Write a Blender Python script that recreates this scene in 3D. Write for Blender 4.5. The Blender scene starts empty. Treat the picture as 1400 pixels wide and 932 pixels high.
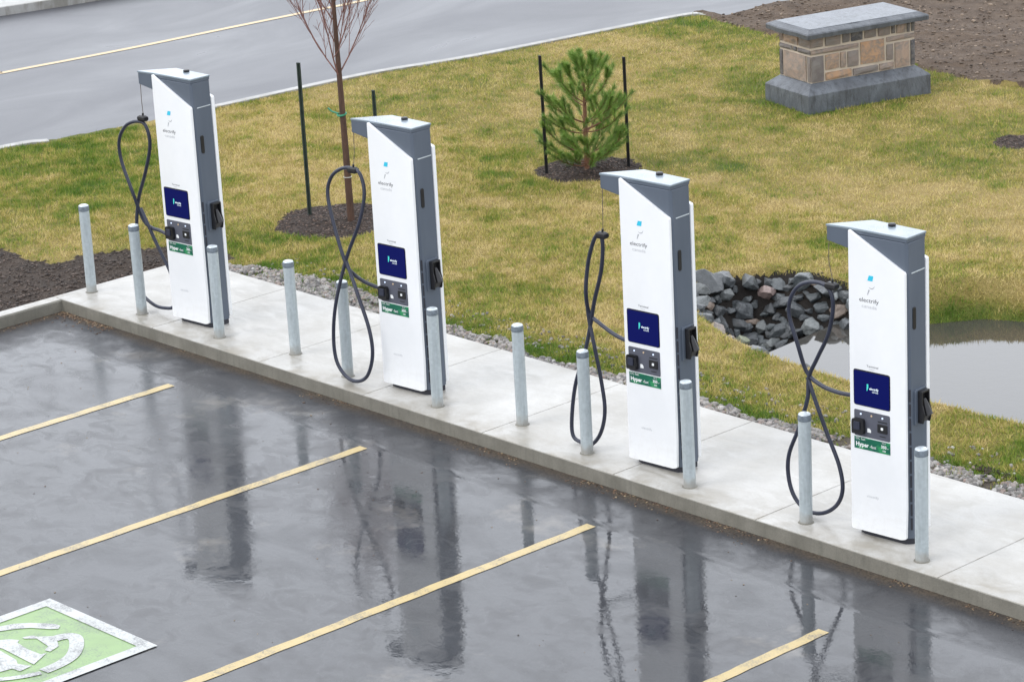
import bpy, bmesh, math, random
import numpy as np
from mathutils import Vector, Matrix, noise
random.seed(7); RNG = np.random.default_rng(11)
sc = bpy.context.scene
COL = sc.collection
PI = math.pi

# ------------------------------------------------------------------ helpers
def link(o, parent=None):
    COL.objects.link(o)
    if parent is not None: o.parent = parent
    return o
def tag(o, label=None, cat=None, group=None, kind=None):
    if label: o['label'] = label
    if cat: o['category'] = cat
    if group: o['group'] = group
    if kind: o['kind'] = kind
    return o
def empty(name, loc=(0, 0, 0), rz=0.0):
    o = bpy.data.objects.new(name, None); o.empty_display_size = .1
    link(o); o.location = loc; o.rotation_euler = (0, 0, rz); return o
def copy_tree(o, parent=None):
    c = o.copy(); COL.objects.link(c)
    if parent is not None: c.parent = parent
    for ch in list(o.children): copy_tree(ch, c)
    return c

class MB:
    """collects boxes, prisms, tubes in one bmesh and links them as one object"""
    def __init__(s): s.bm = bmesh.new(); s.mi = 0
    def _v(s, pts): return [s.bm.verts.new(p) for p in pts]
    def _f(s, vs):
        try:
            f = s.bm.faces.new(vs); f.material_index = s.mi; return f
        except ValueError: return None
    def loft(s, rings, cap=True, closed=True):
        vr = [s._v(r) for r in rings]
        for a, b in zip(vr[:-1], vr[1:]):
            n = len(a)
            for i in range(n if closed else n-1):
                s._f([a[i], a[(i+1) % n], b[(i+1) % n], b[i]])
        if cap:
            s._f(list(reversed(vr[0]))); s._f(vr[-1])
        return vr
    def box(s, x0, x1, y0, y1, z0, z1):
        s.loft([[(x0, y0, z), (x1, y0, z), (x1, y1, z), (x0, y1, z)] for z in (z0, z1)])
    def prism_z(s, poly, z0, z1):
        s.loft([[(x, y, z) for x, y in poly] for z in (z0, z1)])
    def prism_y(s, poly, y0, y1):      # poly in (x,z)
        s.loft([[(x, y, z) for x, z in poly] for y in (y1, y0)])
    def tube(s, pts, rad, n=8, cap=True):
        pts = [Vector(p) for p in pts]; rings = []; up = Vector((0.31, 0.17, 0.93)).normalized(); prev = None
        for i, p in enumerate(pts):
            t = (pts[min(i+1, len(pts)-1)] - pts[max(i-1, 0)]).normalized()
            if prev is None:
                a = t.cross(up)
                if a.length < .1: a = t.cross(Vector((1, 0, 0)))
            else: a = prev - t*prev.dot(t)
            a.normalize(); prev = a; b = t.cross(a)
            r = rad[i] if isinstance(rad, (list, tuple)) else rad
            rings.append([tuple(p + (a*math.cos(2*PI*k/n) + b*math.sin(2*PI*k/n))*r) for k in range(n)])
        s.loft(rings, cap)
    def lathe(s, prof, n=20, c=(0, 0)):
        s.loft([[(c[0]+r*math.cos(2*PI*k/n), c[1]+r*math.sin(2*PI*k/n), z) for k in range(n)] for r, z in prof])
    def build(s, name, mat, parent=None, bevel=0, seg=2, smooth=None, loc=None):
        bmesh.ops.recalc_face_normals(s.bm, faces=s.bm.faces)
        if bevel:
            ed = [e for e in s.bm.edges if len(e.link_faces) == 2 and e.calc_face_angle(0) > math.radians(25)]
            bmesh.ops.bevel(s.bm, geom=ed, offset=bevel, segments=seg, profile=.6, affect='EDGES', clamp_overlap=True)
        me = bpy.data.meshes.new(name)
        if smooth is not None:
            for f in s.bm.faces: f.smooth = True
            for e in s.bm.edges:
                if len(e.link_faces) == 2 and e.calc_face_angle(0) > math.radians(smooth): e.smooth = False
        s.bm.to_mesh(me); s.bm.free()
        for m in (mat if isinstance(mat, (list, tuple)) else [mat]): me.materials.append(m)
        o = bpy.data.objects.new(name, me); link(o, parent)
        if loc: o.location = loc
        return o

def catmull(pts, k=7):
    P = [Vector(p) for p in pts]; P = [P[0]*2-P[1]] + P + [P[-1]*2-P[-2]]; out = []
    for i in range(1, len(P)-2):
        for j in range(k):
            t = j/k; a, b, c, d = P[i-1:i+3]
            out.append(.5*((2*b) + (c-a)*t + (2*a-5*b+4*c-d)*t*t + (3*b-a-3*c+d)*t**3))
    out.append(P[-2]); return out

def np_mesh(name, verts, faces, mat, parent=None, smooth=False, attr=None):
    """verts (n,3), faces (m,k) constant k; attr dict name-> per vertex float array"""
    me = bpy.data.meshes.new(name); n = len(verts); m, k = faces.shape
    me.vertices.add(n); me.vertices.foreach_set('co', np.ascontiguousarray(verts, dtype=np.float32).ravel())
    me.loops.add(m*k); me.loops.foreach_set('vertex_index', np.ascontiguousarray(faces, dtype=np.int32).ravel())
    me.polygons.add(m); me.polygons.foreach_set('loop_start', np.arange(0, m*k, k, dtype=np.int32))
    if smooth: me.polygons.foreach_set('use_smooth', np.ones(m, dtype=bool))
    for an, av in (attr or {}).items():
        a = me.attributes.new(an, 'FLOAT', 'POINT'); a.data.foreach_set('value', np.ascontiguousarray(av, dtype=np.float32))
    me.update(calc_edges=True)
    for mm in (mat if isinstance(mat, (list, tuple)) else [mat]): me.materials.append(mm)
    o = bpy.data.objects.new(name, me); link(o, parent); return o

# value noise in numpy
_T = np.random.default_rng(5).random((256, 256))
def vnoise(x, y, s=1.0, o=0):
    x = np.asarray(x, float)*s + 37.3*o + 100; y = np.asarray(y, float)*s + 11.7*o + 100
    xi = np.floor(x).astype(int); yi = np.floor(y).astype(int); fx = x-xi; fy = y-yi
    fx = fx*fx*(3-2*fx); fy = fy*fy*(3-2*fy)
    g = lambda a, b: _T[a % 256, b % 256]
    return (g(xi, yi)*(1-fx)+g(xi+1, yi)*fx)*(1-fy) + (g(xi, yi+1)*(1-fx)+g(xi+1, yi+1)*fx)*fy
def fbm(x, y, s=1.0, o=0, oct=4):
    t = 0; a = .5; w = 0
    for i in range(oct): t = t + a*vnoise(x, y, s*2**i, o+i*3); w += a; a *= .55
    return t/w
def sstep(a, b, x):
    t = np.clip((x-a)/(b-a), 0, 1); return t*t*(3-2*t)
def inpoly(x, y, poly):
    x = np.asarray(x); y = np.asarray(y); c = np.zeros(x.shape, bool); n = len(poly)
    for i in range(n):
        x1, y1 = poly[i]; x2, y2 = poly[(i+1) % n]
        if y1 == y2: continue
        c ^= ((y1 > y) != (y2 > y)) & (x < (x2-x1)*(y-y1)/(y2-y1)+x1)
    return c

# ------------------------------------------------------------------ node materials
class NM:
    def __init__(s, name):
        s.m = bpy.data.materials.new(name); s.m.use_nodes = True; s.t = s.m.node_tree; s.t.nodes.clear()
        s.out = s.n('ShaderNodeOutputMaterial'); s.b = s.n('ShaderNodeBsdfPrincipled'); s.l(s.b.outputs[0], s.out.inputs[0])
        s.co = s.n('ShaderNodeTexCoord').outputs['Object']
    def n(s, ty, **kw):
        nd = s.t.nodes.new(ty)
        for k, v in kw.items(): setattr(nd, k, v)
        return nd
    def l(s, a, b): s.t.links.new(a, b)
    def set(s, inp, v):
        i = s.b.inputs[inp]
        if hasattr(v, 'default_value') or hasattr(v, 'is_linked') and not isinstance(v, (int, float, tuple)): s.l(v, i)
        elif isinstance(v, tuple) and len(v) == 3: i.default_value = (*v, 1)
        else: i.default_value = v
        return s
    def map(s, scale=(1, 1, 1), src=None, loc=(0, 0, 0), rot=(0, 0, 0)):
        m = s.n('ShaderNodeMapping'); m.inputs['Scale'].default_value = scale; m.inputs['Location'].default_value = loc
        m.inputs['Rotation'].default_value = rot
        s.l(src or s.co, m.inputs[0]); return m.outputs[0]
    def noise(s, scale, detail=4, rough=.55, src=None, dist=0):
        n = s.n('ShaderNodeTexNoise'); n.inputs['Scale'].default_value = scale; n.inputs['Detail'].default_value = detail
        n.inputs['Roughness'].default_value = rough; n.inputs['Distortion'].default_value = dist
        s.l(src or s.co, n.inputs['Vector']); return n.outputs['Fac']
    def vor(s, scale, src=None, feature='F1', out='Distance'):
        n = s.n('ShaderNodeTexVoronoi'); n.feature = feature; n.inputs['Scale'].default_value = scale
        s.l(src or s.co, n.inputs['Vector']); return n.outputs[out]
    def ramp(s, fac, stops, interp='LINEAR'):
        r = s.n('ShaderNodeValToRGB'); r.color_ramp.interpolation = interp; e = r.color_ramp.elements
        while len(e) < len(stops): e.new(.5)
        for x, (p, c) in zip(e, stops):
            x.position = p; x.color = (*c, 1) if isinstance(c, tuple) else (c, c, c, 1)
        s.l(fac, r.inputs[0]); return r.outputs[0]
    def mix(s, fac, a, b, mode='MIX'):
        m = s.n('ShaderNodeMix', data_type='RGBA', blend_type=mode)
        for v, i in ((fac, m.inputs[0]), (a, m.inputs[6]), (b, m.inputs[7])):
            if isinstance(v, (int, float)): i.default_value = v if i == m.inputs[0] else (v, v, v, 1)
            elif isinstance(v, tuple): i.default_value = (*v, 1)
            else: s.l(v, i)
        return m.outputs[2]
    def math(s, op, a, b=0.0, c=None, clamp=False):
        m = s.n('ShaderNodeMath', operation=op, use_clamp=clamp)
        for v, i in ((a, m.inputs[0]), (b, m.inputs[1])) + (((c, m.inputs[2]),) if c is not None else ()):
            if isinstance(v, (int, float)): i.default_value = v
            else: s.l(v, i)
        return m.outputs[0]
    def attr(s, name): a = s.n('ShaderNodeAttribute'); a.attribute_name = name; return a.outputs['Fac']
    def xyz(s, src=None):
        x = s.n('ShaderNodeSeparateXYZ'); s.l(src or s.co, x.inputs[0]); return x.outputs
    def bump(s, h, strength=.3, dist=.01, nrm=None, to='Normal'):
        b = s.n('ShaderNodeBump'); b.inputs['Strength'].default_value = strength; b.inputs['Distance'].default_value = dist
        s.l(h, b.inputs['Height'])
        if nrm: s.l(nrm, b.inputs['Normal'])
        if to: s.l(b.outputs[0], s.b.inputs[to])
        return b.outputs[0]

def simple(name, col, rough=.5, metal=0, var=.12, nscale=6, coat=0, bump=0, bscale=200, spec=.5):
    k = NM(name); f = k.noise(nscale, 5)
    lo = tuple(c*(1-var) for c in col); hi = tuple(min(c*(1+var), 1) for c in col)
    k.set('Base Color', k.ramp(f, [(.3, lo), (.7, hi)]))
    k.set('Roughness', k.ramp(k.noise(nscale*2.3, 3), [(.3, rough*.85), (.7, min(rough*1.15, 1))]))
    k.set('Metallic', metal).set('Specular IOR Level', spec)
    if coat: k.set('Coat Weight', coat).set('Coat Roughness', .08)
    if bump: k.bump(k.noise(bscale, 3), bump, .002)
    return k.m

M = {}
# charger
def m_white():
    k = NM('white_paint'); f = k.noise(3, 5); x = k.xyz()
    dirt = k.math('MULTIPLY', k.ramp(k.noise(14, 6, .7), [(.45, 0.), (.75, 1.)]), k.ramp(x[2], [(0., 1.), (.35, .12)]))
    c = k.ramp(f, [(.3, (.78, .795, .81)), (.7, (.83, .84, .85))])
    k.set('Base Color', k.mix(k.math('MULTIPLY', dirt, .35), c, (.5, .47, .42)))
    k.set('Roughness', .32).set('Coat Weight', .3).set('Coat Roughness', .12)
    return k.m
M['white'] = m_white()
def m_grey():
    k = NM('grey_metal'); x = k.xyz()
    f = k.noise(5, 5, .6, src=k.map((1, 1, .25)))
    c = k.ramp(f, [(.3, (.088, .108, .14)), (.7, (.108, .13, .165))])
    k.set('Base Color', c).set('Roughness', .42).set('Specular IOR Level', .45)
    k.bump(k.noise(350, 2), .06, .001)
    return k.m
M['grey'] = m_grey()
def m_rooftop():
    k = NM('roof_metal')
    wet = k.ramp(k.noise(7, 4, .6), [(.35, 0.), (.65, 1.)])
    k.set('Base Color', k.ramp(k.noise(4, 5), [(.3, (.19, .235, .27)), (.7, (.235, .28, .32))]))
    k.set('Roughness', k.ramp(wet, [(0., .35), (1., .18)])).set('Coat Weight', .45).set('Coat Roughness', .2).set('Coat IOR', 1.33)
    return k.m
M['roof'] = m_rooftop()
M['black'] = simple('black_plastic', (.012, .012, .014), .38, var=.2)
M['rubber'] = simple('cable_rubber', (.024, .028, .048), .42, var=.2, nscale=20)
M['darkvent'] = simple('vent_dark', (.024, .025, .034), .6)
M['seam'] = simple('bright_trim', (.55, .6, .62), .4)
M['wire'] = simple('thin_wire', (.12, .10, .08), .5)
M['panelgrey'] = simple('panel_grey', (.085, .09, .115), .45)
M['txtblack'] = simple('ink_black', (.03, .03, .035), .5)
M['txtgrey'] = simple('ink_grey', (.42, .43, .45), .5)
M['txtdark'] = simple('ink_charcoal', (.09, .09, .10), .5)
M['txtpale'] = simple('ink_pale', (.52, .53, .55), .5)
M['inkwhite'] = simple('ink_white', (.8, .82, .82), .5, var=.03)
M['cyan'] = simple('cyan_print', (.03, .52, .72), .4, var=.05)
M['amber'] = simple('amber_print', (.6, .45, .3), .4)
def m_screen():
    k = NM('screen_blue'); k.set('Base Color', (.001, .003, .05)).set('Roughness', .3)
    k.set('Specular IOR Level', .15); k.b.inputs['Emission Color'].default_value = (.0, .002, .075, 1); k.b.inputs['Emission Strength'].default_value = .6
    return k.m
M['screen'] = m_screen()
def emis(name, col, s):
    k = NM(name); k.set('Base Color', col).set('Roughness', .3)
    k.b.inputs['Emission Color'].default_value = (*col, 1); k.b.inputs['Emission Strength'].default_value = s; return k.m
M['lit_white'] = emis('screen_white', (.7, .8, .85), .35)
M['lit_teal'] = emis('screen_teal', (.05, .5, .45), .4)
M['led'] = emis('indicator_light', (.6, .68, .85), .5)
def m_green():
    k = NM('green_label'); x = k.xyz(k.map((3.2, 1, 10), loc=(0, 0, 0)))
    g = k.noise(1.6, 3, .5, src=k.map((3, 1, 8)), dist=1.5)
    k.set('Base Color', k.ramp(g, [(.3, (.002, .075, .06)), (.48, (.004, .12, .065)), (.6, (.03, .27, .10)), (.75, (.005, .13, .075))]))
    k.set('Roughness', .35); return k.m
M['green'] = m_green()
# galvanised steel
def m_galv():
    k = NM('galvanised_steel'); x = k.xyz(k.map((1, 1, 1)))
    sp = k.vor(45, feature='F1', out='Color'); bw = k.n('ShaderNodeRGBToBW'); k.l(sp, bw.inputs[0])
    base = k.ramp(bw.outputs[0], [(.2, (.40, .45, .47)), (.8, (.45, .505, .525))])
    st = k.ramp(k.noise(6, 5, .6, src=k.map((6, 6, .7))), [(.42, 0.), (.7, 1.)])
    base = k.mix(k.math('MULTIPLY', st, .4), base, (.25, .28, .28))
    foot = k.math('MULTIPLY', k.ramp(k.math('ADD', x[2], k.math('MULTIPLY', k.noise(18, 3), .12)), [(.08, 1.), (.16, 0.)]), .6)
    base = k.mix(foot, base, (.24, .20, .15))
    k.set('Base Color', base).set('Metallic', .12)
    k.set('Roughness', k.ramp(bw.outputs[0], [(0., .38), (1., .52)])); return k.m
M['galv'] = m_galv()
M['galvcap'] = simple('steel_cap', (.16, .19, .22), .5, .3, var=.3, nscale=30)
M['galvtop'] = simple('wet_steel_top', (.5, .55, .58), .25, .2, var=.2, nscale=20)
M['tstake'] = simple('dark_green_stake', (.022, .035, .028), .55, var=.4, nscale=25)
M['bstake'] = simple('black_stake', (.012, .012, .014), .5, var=.3)
M['tie'] = simple('green_tie', (.02, .22, .12), .5, var=.2)
M['string'] = simple('pale_string', (.5, .5, .45), .6)

# concrete
def m_conc(name, c0, c1, wet=.5):
    k = NM(name); x = k.xyz()
    big = k.noise(.9, 6, .6, dist=.4); fine = k.noise(55, 5, .7); swirl = k.noise(2.2, 5, .6, src=k.map((1, 2.5, 1), rot=(0, 0, .5)), dist=1.0)
    c = k.ramp(big, [(.3, c0), (.68, c1)])
    c = k.mix(k.ramp(fine, [(.35, .22), (.6, 0.)]), c, tuple(v*.62 for v in c0))
    st = k.ramp(k.math('ADD', k.math('MULTIPLY', swirl, .6), k.math('MULTIPLY', k.noise(1.3, 5, .6), .4)), [(.46, 0.), (.6, .85)])
    c = k.mix(st, c, tuple(v*q for v, q in zip(c0, (.70, .67, .61))))
    edge = k.math('MULTIPLY', k.ramp(x[1], [(.0, 1.), (.5, .0)]), k.ramp(k.noise(3.1, 6, .68, dist=.5), [(.42, 0.), (.62, .8)]))
    c = k.mix(edge, c, tuple(v*q for v, q in zip(c0, (.66, .60, .50))))
    k.set('Base Color', c)
    k.set('Roughness', k.ramp(swirl, [(.4, .62), (.62, .3)]))
    k.set('Coat Weight', k.ramp(swirl, [(.42, .05), (.7, wet)])).set('Coat Roughness', .22).set('Coat IOR', 1.33)
    k.bump(k.math('ADD', k.noise(120, 3), k.math('MULTIPLY', k.noise(5, 3), .8)), .22, .004)
    return k.m
M['concrete'] = m_conc('pad_concrete', (.36, .35, .325), (.50, .49, .465), .5)
def m_face():  # darker than the slab tops: weaker light on upright faces put into the colour
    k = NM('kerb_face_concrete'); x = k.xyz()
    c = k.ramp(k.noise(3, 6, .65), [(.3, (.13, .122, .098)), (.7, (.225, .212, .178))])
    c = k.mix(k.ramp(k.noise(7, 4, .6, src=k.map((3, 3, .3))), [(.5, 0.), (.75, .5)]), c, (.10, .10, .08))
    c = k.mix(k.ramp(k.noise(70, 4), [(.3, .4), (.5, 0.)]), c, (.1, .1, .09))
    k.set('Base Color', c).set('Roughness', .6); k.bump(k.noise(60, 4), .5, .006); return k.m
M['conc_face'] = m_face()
M['conc_edge'] = m_conc('road_edge_concrete', (.27, .265, .25), (.38, .375, .36), .25)

# wet asphalt of the parking lot
def m_asphalt():
    k = NM('wet_asphalt'); x = k.xyz()
    big = k.noise(.5, 5, .6, dist=.6); med = k.noise(1.5, 6, .62, dist=.7, src=k.map((1, 1.5, 1), rot=(0, 0, .35)))
    pat = k.noise(3.6, 7, .66, dist=.9, src=k.map((1, 1.3, 1), loc=(4, 2, 0))); fine = k.noise(190, 3, .75); agg = k.vor(150, out='Distance')
    warp = k.math('ADD', k.math('MULTIPLY', k.math('SUBTRACT', k.noise(1.1, 4), .5), .16), k.math('MULTIPLY', k.math('SUBTRACT', k.noise(9, 5, .7), .5), .05))
    d = k.math('MINIMUM', k.math('MULTIPLY', x[1], -1.0), x[0])          # distance from the kerb
    dw = k.math('ADD', d, warp)
    strip = k.math('MULTIPLY', k.ramp(dw, [(.12, 1.), (.36, .72), (.57, .45), (.63, 0.)]), k.ramp(k.math('ADD', k.math('MULTIPLY', k.noise(1.7, 5, .65, dist=.8), .7), k.math('MULTIPLY', pat, .3)), [(.36, .25), (.56, 1.)]))
    lip = k.math('MULTIPLY', k.ramp(dw, [(.54, 0.), (.58, 1.)]), k.ramp(dw, [(.60, 1.), (.64, 0.)]))
    c = k.ramp(med, [(.3, (.014, .015, .018)), (.7, (.030, .032, .037))])
    dry = k.ramp(k.math('ADD', k.math('MULTIPLY', pat, .55), k.math('MULTIPLY', big, .45)), [(.50, 0.), (.62, 1.)])      # damp, dull patches
    c = k.mix(k.math('MULTIPLY', dry, .6), c, (.075, .075, .077))
    c = k.mix(k.ramp(fine, [(.52, 0.), (.7, .45)]), c, (.095, .095, .10))
    c = k.mix(k.ramp(agg, [(.0, .35), (.3, 0.)]), c, (.012, .012, .013))
    silt = k.ramp(k.math('ADD', k.noise(.8, 6, .65), k.math('MULTIPLY', k.noise(6, 5), .18)), [(.69, 0.), (.79, .55)])
    c = k.mix(silt, c, (.17, .155, .135))
    c = k.mix(k.math('MULTIPLY', strip, .55), c, (.024, .024, .027))
    dirt = k.math('MULTIPLY', k.ramp(k.math('ADD', d, k.math('MULTIPLY', k.noise(7, 5, .7), .16)), [(.13, 1.), (.26, 0.)]), k.ramp(k.noise(2.5, 4), [(.35, .5), (.6, 1.)]))
    c = k.mix(dirt, c, k.ramp(k.noise(50, 4, .7), [(.35, (.025, .02, .016)), (.65, (.12, .095, .07))]))
    crack = k.vor(.55, src=k.map((1, 1, 1), loc=(3.3, 1.2, 0)), feature='DISTANCE_TO_EDGE')
    k.set('Base Color', c)
    wetn = k.math('ADD', k.math('MULTIPLY', big, .55), k.math('MULTIPLY', med, .45))
    film = k.ramp(wetn, [(.33, .75), (.5, 1.)])
    film = k.mix(dry, film, .58)
    film = k.mix(strip, film, .22); film = k.mix(dirt, film, .12); film = k.mix(k.ramp(agg, [(.0, .12), (.35, 0.)]), film, 0.)
    rough = k.ramp(wetn, [(.36, .16), (.45, .07), (.54, .012)])
    xr = k.math('MULTIPLY', x[0], .1); right = k.ramp(k.math('ADD', xr, k.math('MULTIPLY', big, .3)), [(.5, .16), (.80, 0.)])
    rough = k.math('ADD', rough, right); rough = k.math('ADD', rough, k.math('MULTIPLY', strip, .25)); rough = k.math('ADD', rough, k.math('MULTIPLY', dry, .10))
    k.set('Coat Weight', k.math('MULTIPLY', film, .93)).set('Coat Roughness', rough).set('Coat IOR', 1.5)
    k.set('Roughness', .65).set('Specular IOR Level', .15)
    k.bump(k.math('ADD', fine, agg), .4, .004)
    rip = k.noise(8, 3, .5); rip2 = k.noise(40, 2, .5)
    h = k.math('ADD', k.math('MULTIPLY', rip, .8), k.math('MULTIPLY', rip2, k.ramp(k.noise(.9, 3), [(.4, .06), (.62, .5)]))); h = k.math('ADD', h, k.math('MULTIPLY', lip, 2.0))
    h = k.math('ADD', h, k.math('MULTIPLY', k.math('MULTIPLY', fine, .10), k.math('ADD', dry, strip)))
    k.bump(h, .12, .008, to='Coat Normal')
    return k.m
M['asphalt'] = m_asphalt()
def m_road():
    k = NM('road_asphalt'); med = k.noise(.55, 6, .6, src=k.map((1.2, .5, 1)), dist=.8); fine = k.noise(90, 3, .7)
    c = k.ramp(med, [(.3, (.040, .042, .050)), (.7, (.070, .072, .082))]); c = k.mix(k.ramp(fine, [(.55, 0.), (.75, .4)]), c, (.15, .15, .16))
    k.set('Base Color', c).set('Roughness', .5)
    k.set('Coat Weight', k.ramp(med, [(.35, .70), (.65, .46)])).set('Coat Roughness', k.ramp(med, [(.3, .26), (.7, .40)])).set('Coat IOR', 1.27).set('Specular IOR Level', .2)
    k.bump(fine, .3, .004); return k.m
M['road'] = m_road()
def m_paint(name, col, wear=.5, base=(.06, .06, .065)):
    k = NM(name); w = k.ramp(k.math('ADD', k.math('MULTIPLY', k.noise(60, 6, .8), .6), k.math('MULTIPLY', k.noise(5, 4, .6), .4)), [(wear, 0.), (wear+.1, 1.)])
    w2 = k.noise(3, 4, .6)
    c = k.mix(k.math('MULTIPLY', w, .8), k.ramp(w2, [(.3, tuple(v*.82 for v in col)), (.7, col)]), base)
    k.set('Base Color', c).set('Roughness', .45).set('Coat Weight', .5).set('Coat Roughness', .25).set('Coat IOR', 1.33)
    k.bump(k.noise(150, 3), .3, .003); return k.m
M['yellow'] = m_paint('yellow_line_paint', (.48, .36, .14), .51)
M['roadyellow'] = m_paint('road_line_paint', (.46, .31, .10), .6)
M['paintwhite'] = m_paint('white_marking_paint', (.45, .465, .45), .49)
M['paintgreen'] = m_paint('green_marking_paint', (.20, .33, .105), .49, (.10, .14, .09))

# lawn, soil, gravel
def m_lawn():
    k = NM('lawn_ground'); g = k.attr('green')
    n = k.noise(30, 5, .7)
    f = k.math('ADD', g, k.math('MULTIPLY', k.math('SUBTRACT', n, .5), .5))
    c = k.ramp(f, [(.15, (.33, .245, .095)), (.5, (.20, .17, .045)), (.85, (.07, .11, .015))])
    c = k.mix(k.ramp(k.noise(70, 4, .7), [(.35, .55), (.6, 0.)]), c, (.06, .055, .02))
    k.set('Base Color', c).set('Roughness', .85).set('Specular IOR Level', .2); k.bump(k.noise(60, 5), .8, .03); return k.m
M['lawn'] = m_lawn()
def m_blade():
    k = NM('grass_blade'); t = k.attr('tint')
    c = k.ramp(t, [(.0, (.60, .48, .23)), (.22, (.50, .405, .14)), (.45, (.36, .335, .08)), (.7, (.19, .255, .035)), (1., (.08, .165, .016))])
    k.set('Base Color', c).set('Roughness', .6).set('Specular IOR Level', .25)
    tr = k.n('ShaderNodeBsdfTranslucent'); k.l(c, tr.inputs[0]); mx = k.n('ShaderNodeMixShader'); mx.inputs[0].default_value = .25
    k.l(k.b.outputs[0], mx.inputs[1]); k.l(tr.outputs[0], mx.inputs[2]); k.l(mx.outputs[0], k.out.inputs[0]); return k.m
M['blade'] = m_blade()
def m_soil(name, a, b, spec=(.2, .17, .14)):
    k = NM(name); c = k.ramp(k.noise(3, 6, .7), [(.3, a), (.7, b)])
    c = k.mix(k.ramp(k.noise(45, 5, .75), [(.58, 0.), (.75, .7)]), c, spec)
    c = k.mix(k.ramp(k.noise(25, 5, .75), [(.3, .6), (.45, 0.)]), c, tuple(v*.4 for v in a))
    k.set('Base Color', c).set('Roughness', .8).set('Specular IOR Level', .3)
    k.bump(k.noise(28, 6, .75), 1.0, .05); return k.m
M['soil'] = m_soil('bare_soil', (.026, .018, .013), (.080, .055, .039))
M['farsoil'] = m_soil('far_soil', (.075, .050, .034), (.17, .122, .085), (.36, .28, .21))
M['mulch'] = m_soil('mulch_ground', (.028, .019, .014), (.075, .052, .040), (.16, .12, .09))
M['mud'] = m_soil('dark_mud', (.010, .008, .007), (.028, .022, .018), (.05, .04, .033))
M['gravelbed'] = m_soil('gravel_bed_ground', (.075, .06, .045), (.17, .14, .11), (.30, .27, .23))
def m_attrstone(name, stops, rough=.7, bump=.5):
    k = NM(name); t = k.attr('tint'); c = k.ramp(t, stops)
    c = k.mix(k.ramp(k.noise(40, 4, .7), [(.4, .35), (.6, 0.)]), c, (.05, .045, .04))
    k.set('Base Color', c).set('Roughness', rough); k.bump(k.noise(90, 4), bump, .004); return k.m
M['gravel'] = m_attrstone('gravel_stone', [(0., (.10, .095, .095)), (.4, (.23, .215, .20)), (.7, (.34, .32, .30)), (.85, (.26, .19, .16)), (1., (.52, .51, .49))])
M['clod'] = m_attrstone('soil_clod', [(0., (.025, .019, .017)), (.6, (.07, .052, .042)), (1., (.16, .12, .10))], .85)
M['farclod'] = m_attrstone('far_soil_clod', [(0., (.05, .035, .024)), (.6, (.15, .108, .076)), (1., (.34, .26, .19))], .85)
M['chip'] = m_attrstone('mulch_chip', [(0., (.018, .013, .012)), (.7, (.07, .046, .036)), (1., (.18, .12, .09))], .8)
M['leaf'] = m_attrstone('dead_leaf', [(0., (.05, .03, .02)), (.6, (.16, .09, .05)), (1., (.32, .24, .14))], .7)
def m_rock(name, a, b):
    k = NM(name); v = k.noise(3.5, 6, .65, dist=.8)
    oi = k.n('ShaderNodeObjectInfo'); rnd = oi.outputs['Random']
    sh = k.n('ShaderNodeVectorMath', operation='ADD'); cb = k.n('ShaderNodeCombineXYZ')
    for i in range(3): k.l(k.math('MULTIPLY', rnd, 31.0+i*7), cb.inputs[i])
    k.l(k.co, sh.inputs[0]); k.l(cb.outputs[0], sh.inputs[1])
    v = k.noise(7, 6, .65, src=sh.outputs[0], dist=.6)
    c = k.ramp(v, [(.3, a), (.7, b)])
    c = k.mix(k.ramp(k.noise(60, 4, .7, src=sh.outputs[0]), [(.55, 0.), (.72, .4)]), c, tuple(min(1, q*1.8) for q in b))
    br = k.n('ShaderNodeHueSaturation'); k.l(c, br.inputs['Color']); k.l(k.math('ADD', k.math('MULTIPLY', rnd, .7), .65), br.inputs['Value'])
    k.set('Base Color', br.outputs[0]).set('Roughness', .48).set('Coat Weight', .35).set('Coat Roughness', .3)
    k.bump(k.noise(22, 5, .7, src=sh.outputs[0]), .6, .012); return k.m
M['rock_grey'] = m_rock('riprap_grey', (.04, .046, .05), (.095, .108, .113))
M['rock_dark'] = m_rock('riprap_dark', (.03, .034, .038), (.075, .083, .088))
M['rock_pale'] = m_rock('riprap_pale', (.12, .13, .132), (.21, .225, .222))
M['rock_brown'] = m_rock('riprap_brown', (.11, .085, .068), (.22, .165, .13))
M['rock_pink'] = m_rock('riprap_pink', (.18, .13, .12), (.29, .22, .20))
M['rock_green'] = m_rock('riprap_green', (.20, .22, .15), (.33, .35, .25))
def m_water():
    k = NM('murky_water'); k.set('Base Color', (.050, .047, .042)).set('Roughness', .03).set('IOR', 1.5).set('Specular IOR Level', .6)
    k.bump(k.math('ADD', k.noise(7, 3), k.math('MULTIPLY', k.noise(30, 2), .15)), .05, .01); return k.m
M['water'] = m_water()
# monument
def m_darkstone(name, a, b, coat=.4):
    k = NM(name); x = k.xyz()
    c = k.ramp(k.noise(5, 6, .65, src=k.map((1, 1, .6)), dist=.5), [(.3, a), (.68, b)])
    c = k.mix(k.ramp(k.noise(9, 5, .7, src=k.map((2, 2, .5))), [(.5, 0.), (.68, .65)]), c, (.03, .032, .036))
    k.set('Base Color', c).set('Roughness', .5).set('Coat Weight', coat).set('Coat Roughness', .15)
    k.bump(k.noise(35, 5, .65), .7, .01); return k.m
M['basestone'] = m_darkstone('bluestone_base', (.055, .060, .070), (.125, .14, .16), .2)
M['capstone'] = m_darkstone('bluestone_cap', (.05, .056, .066), (.11, .12, .135), .2)
M['captop'] = m_darkstone('bluestone_cap_top', (.085, .095, .112), (.14, .156, .176), .25)  # paler than the cap edge: sky reflection put into the top's colour
M['mortar'] = simple('pale_mortar', (.48, .41, .33), .85, bump=.5, bscale=120)
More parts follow.
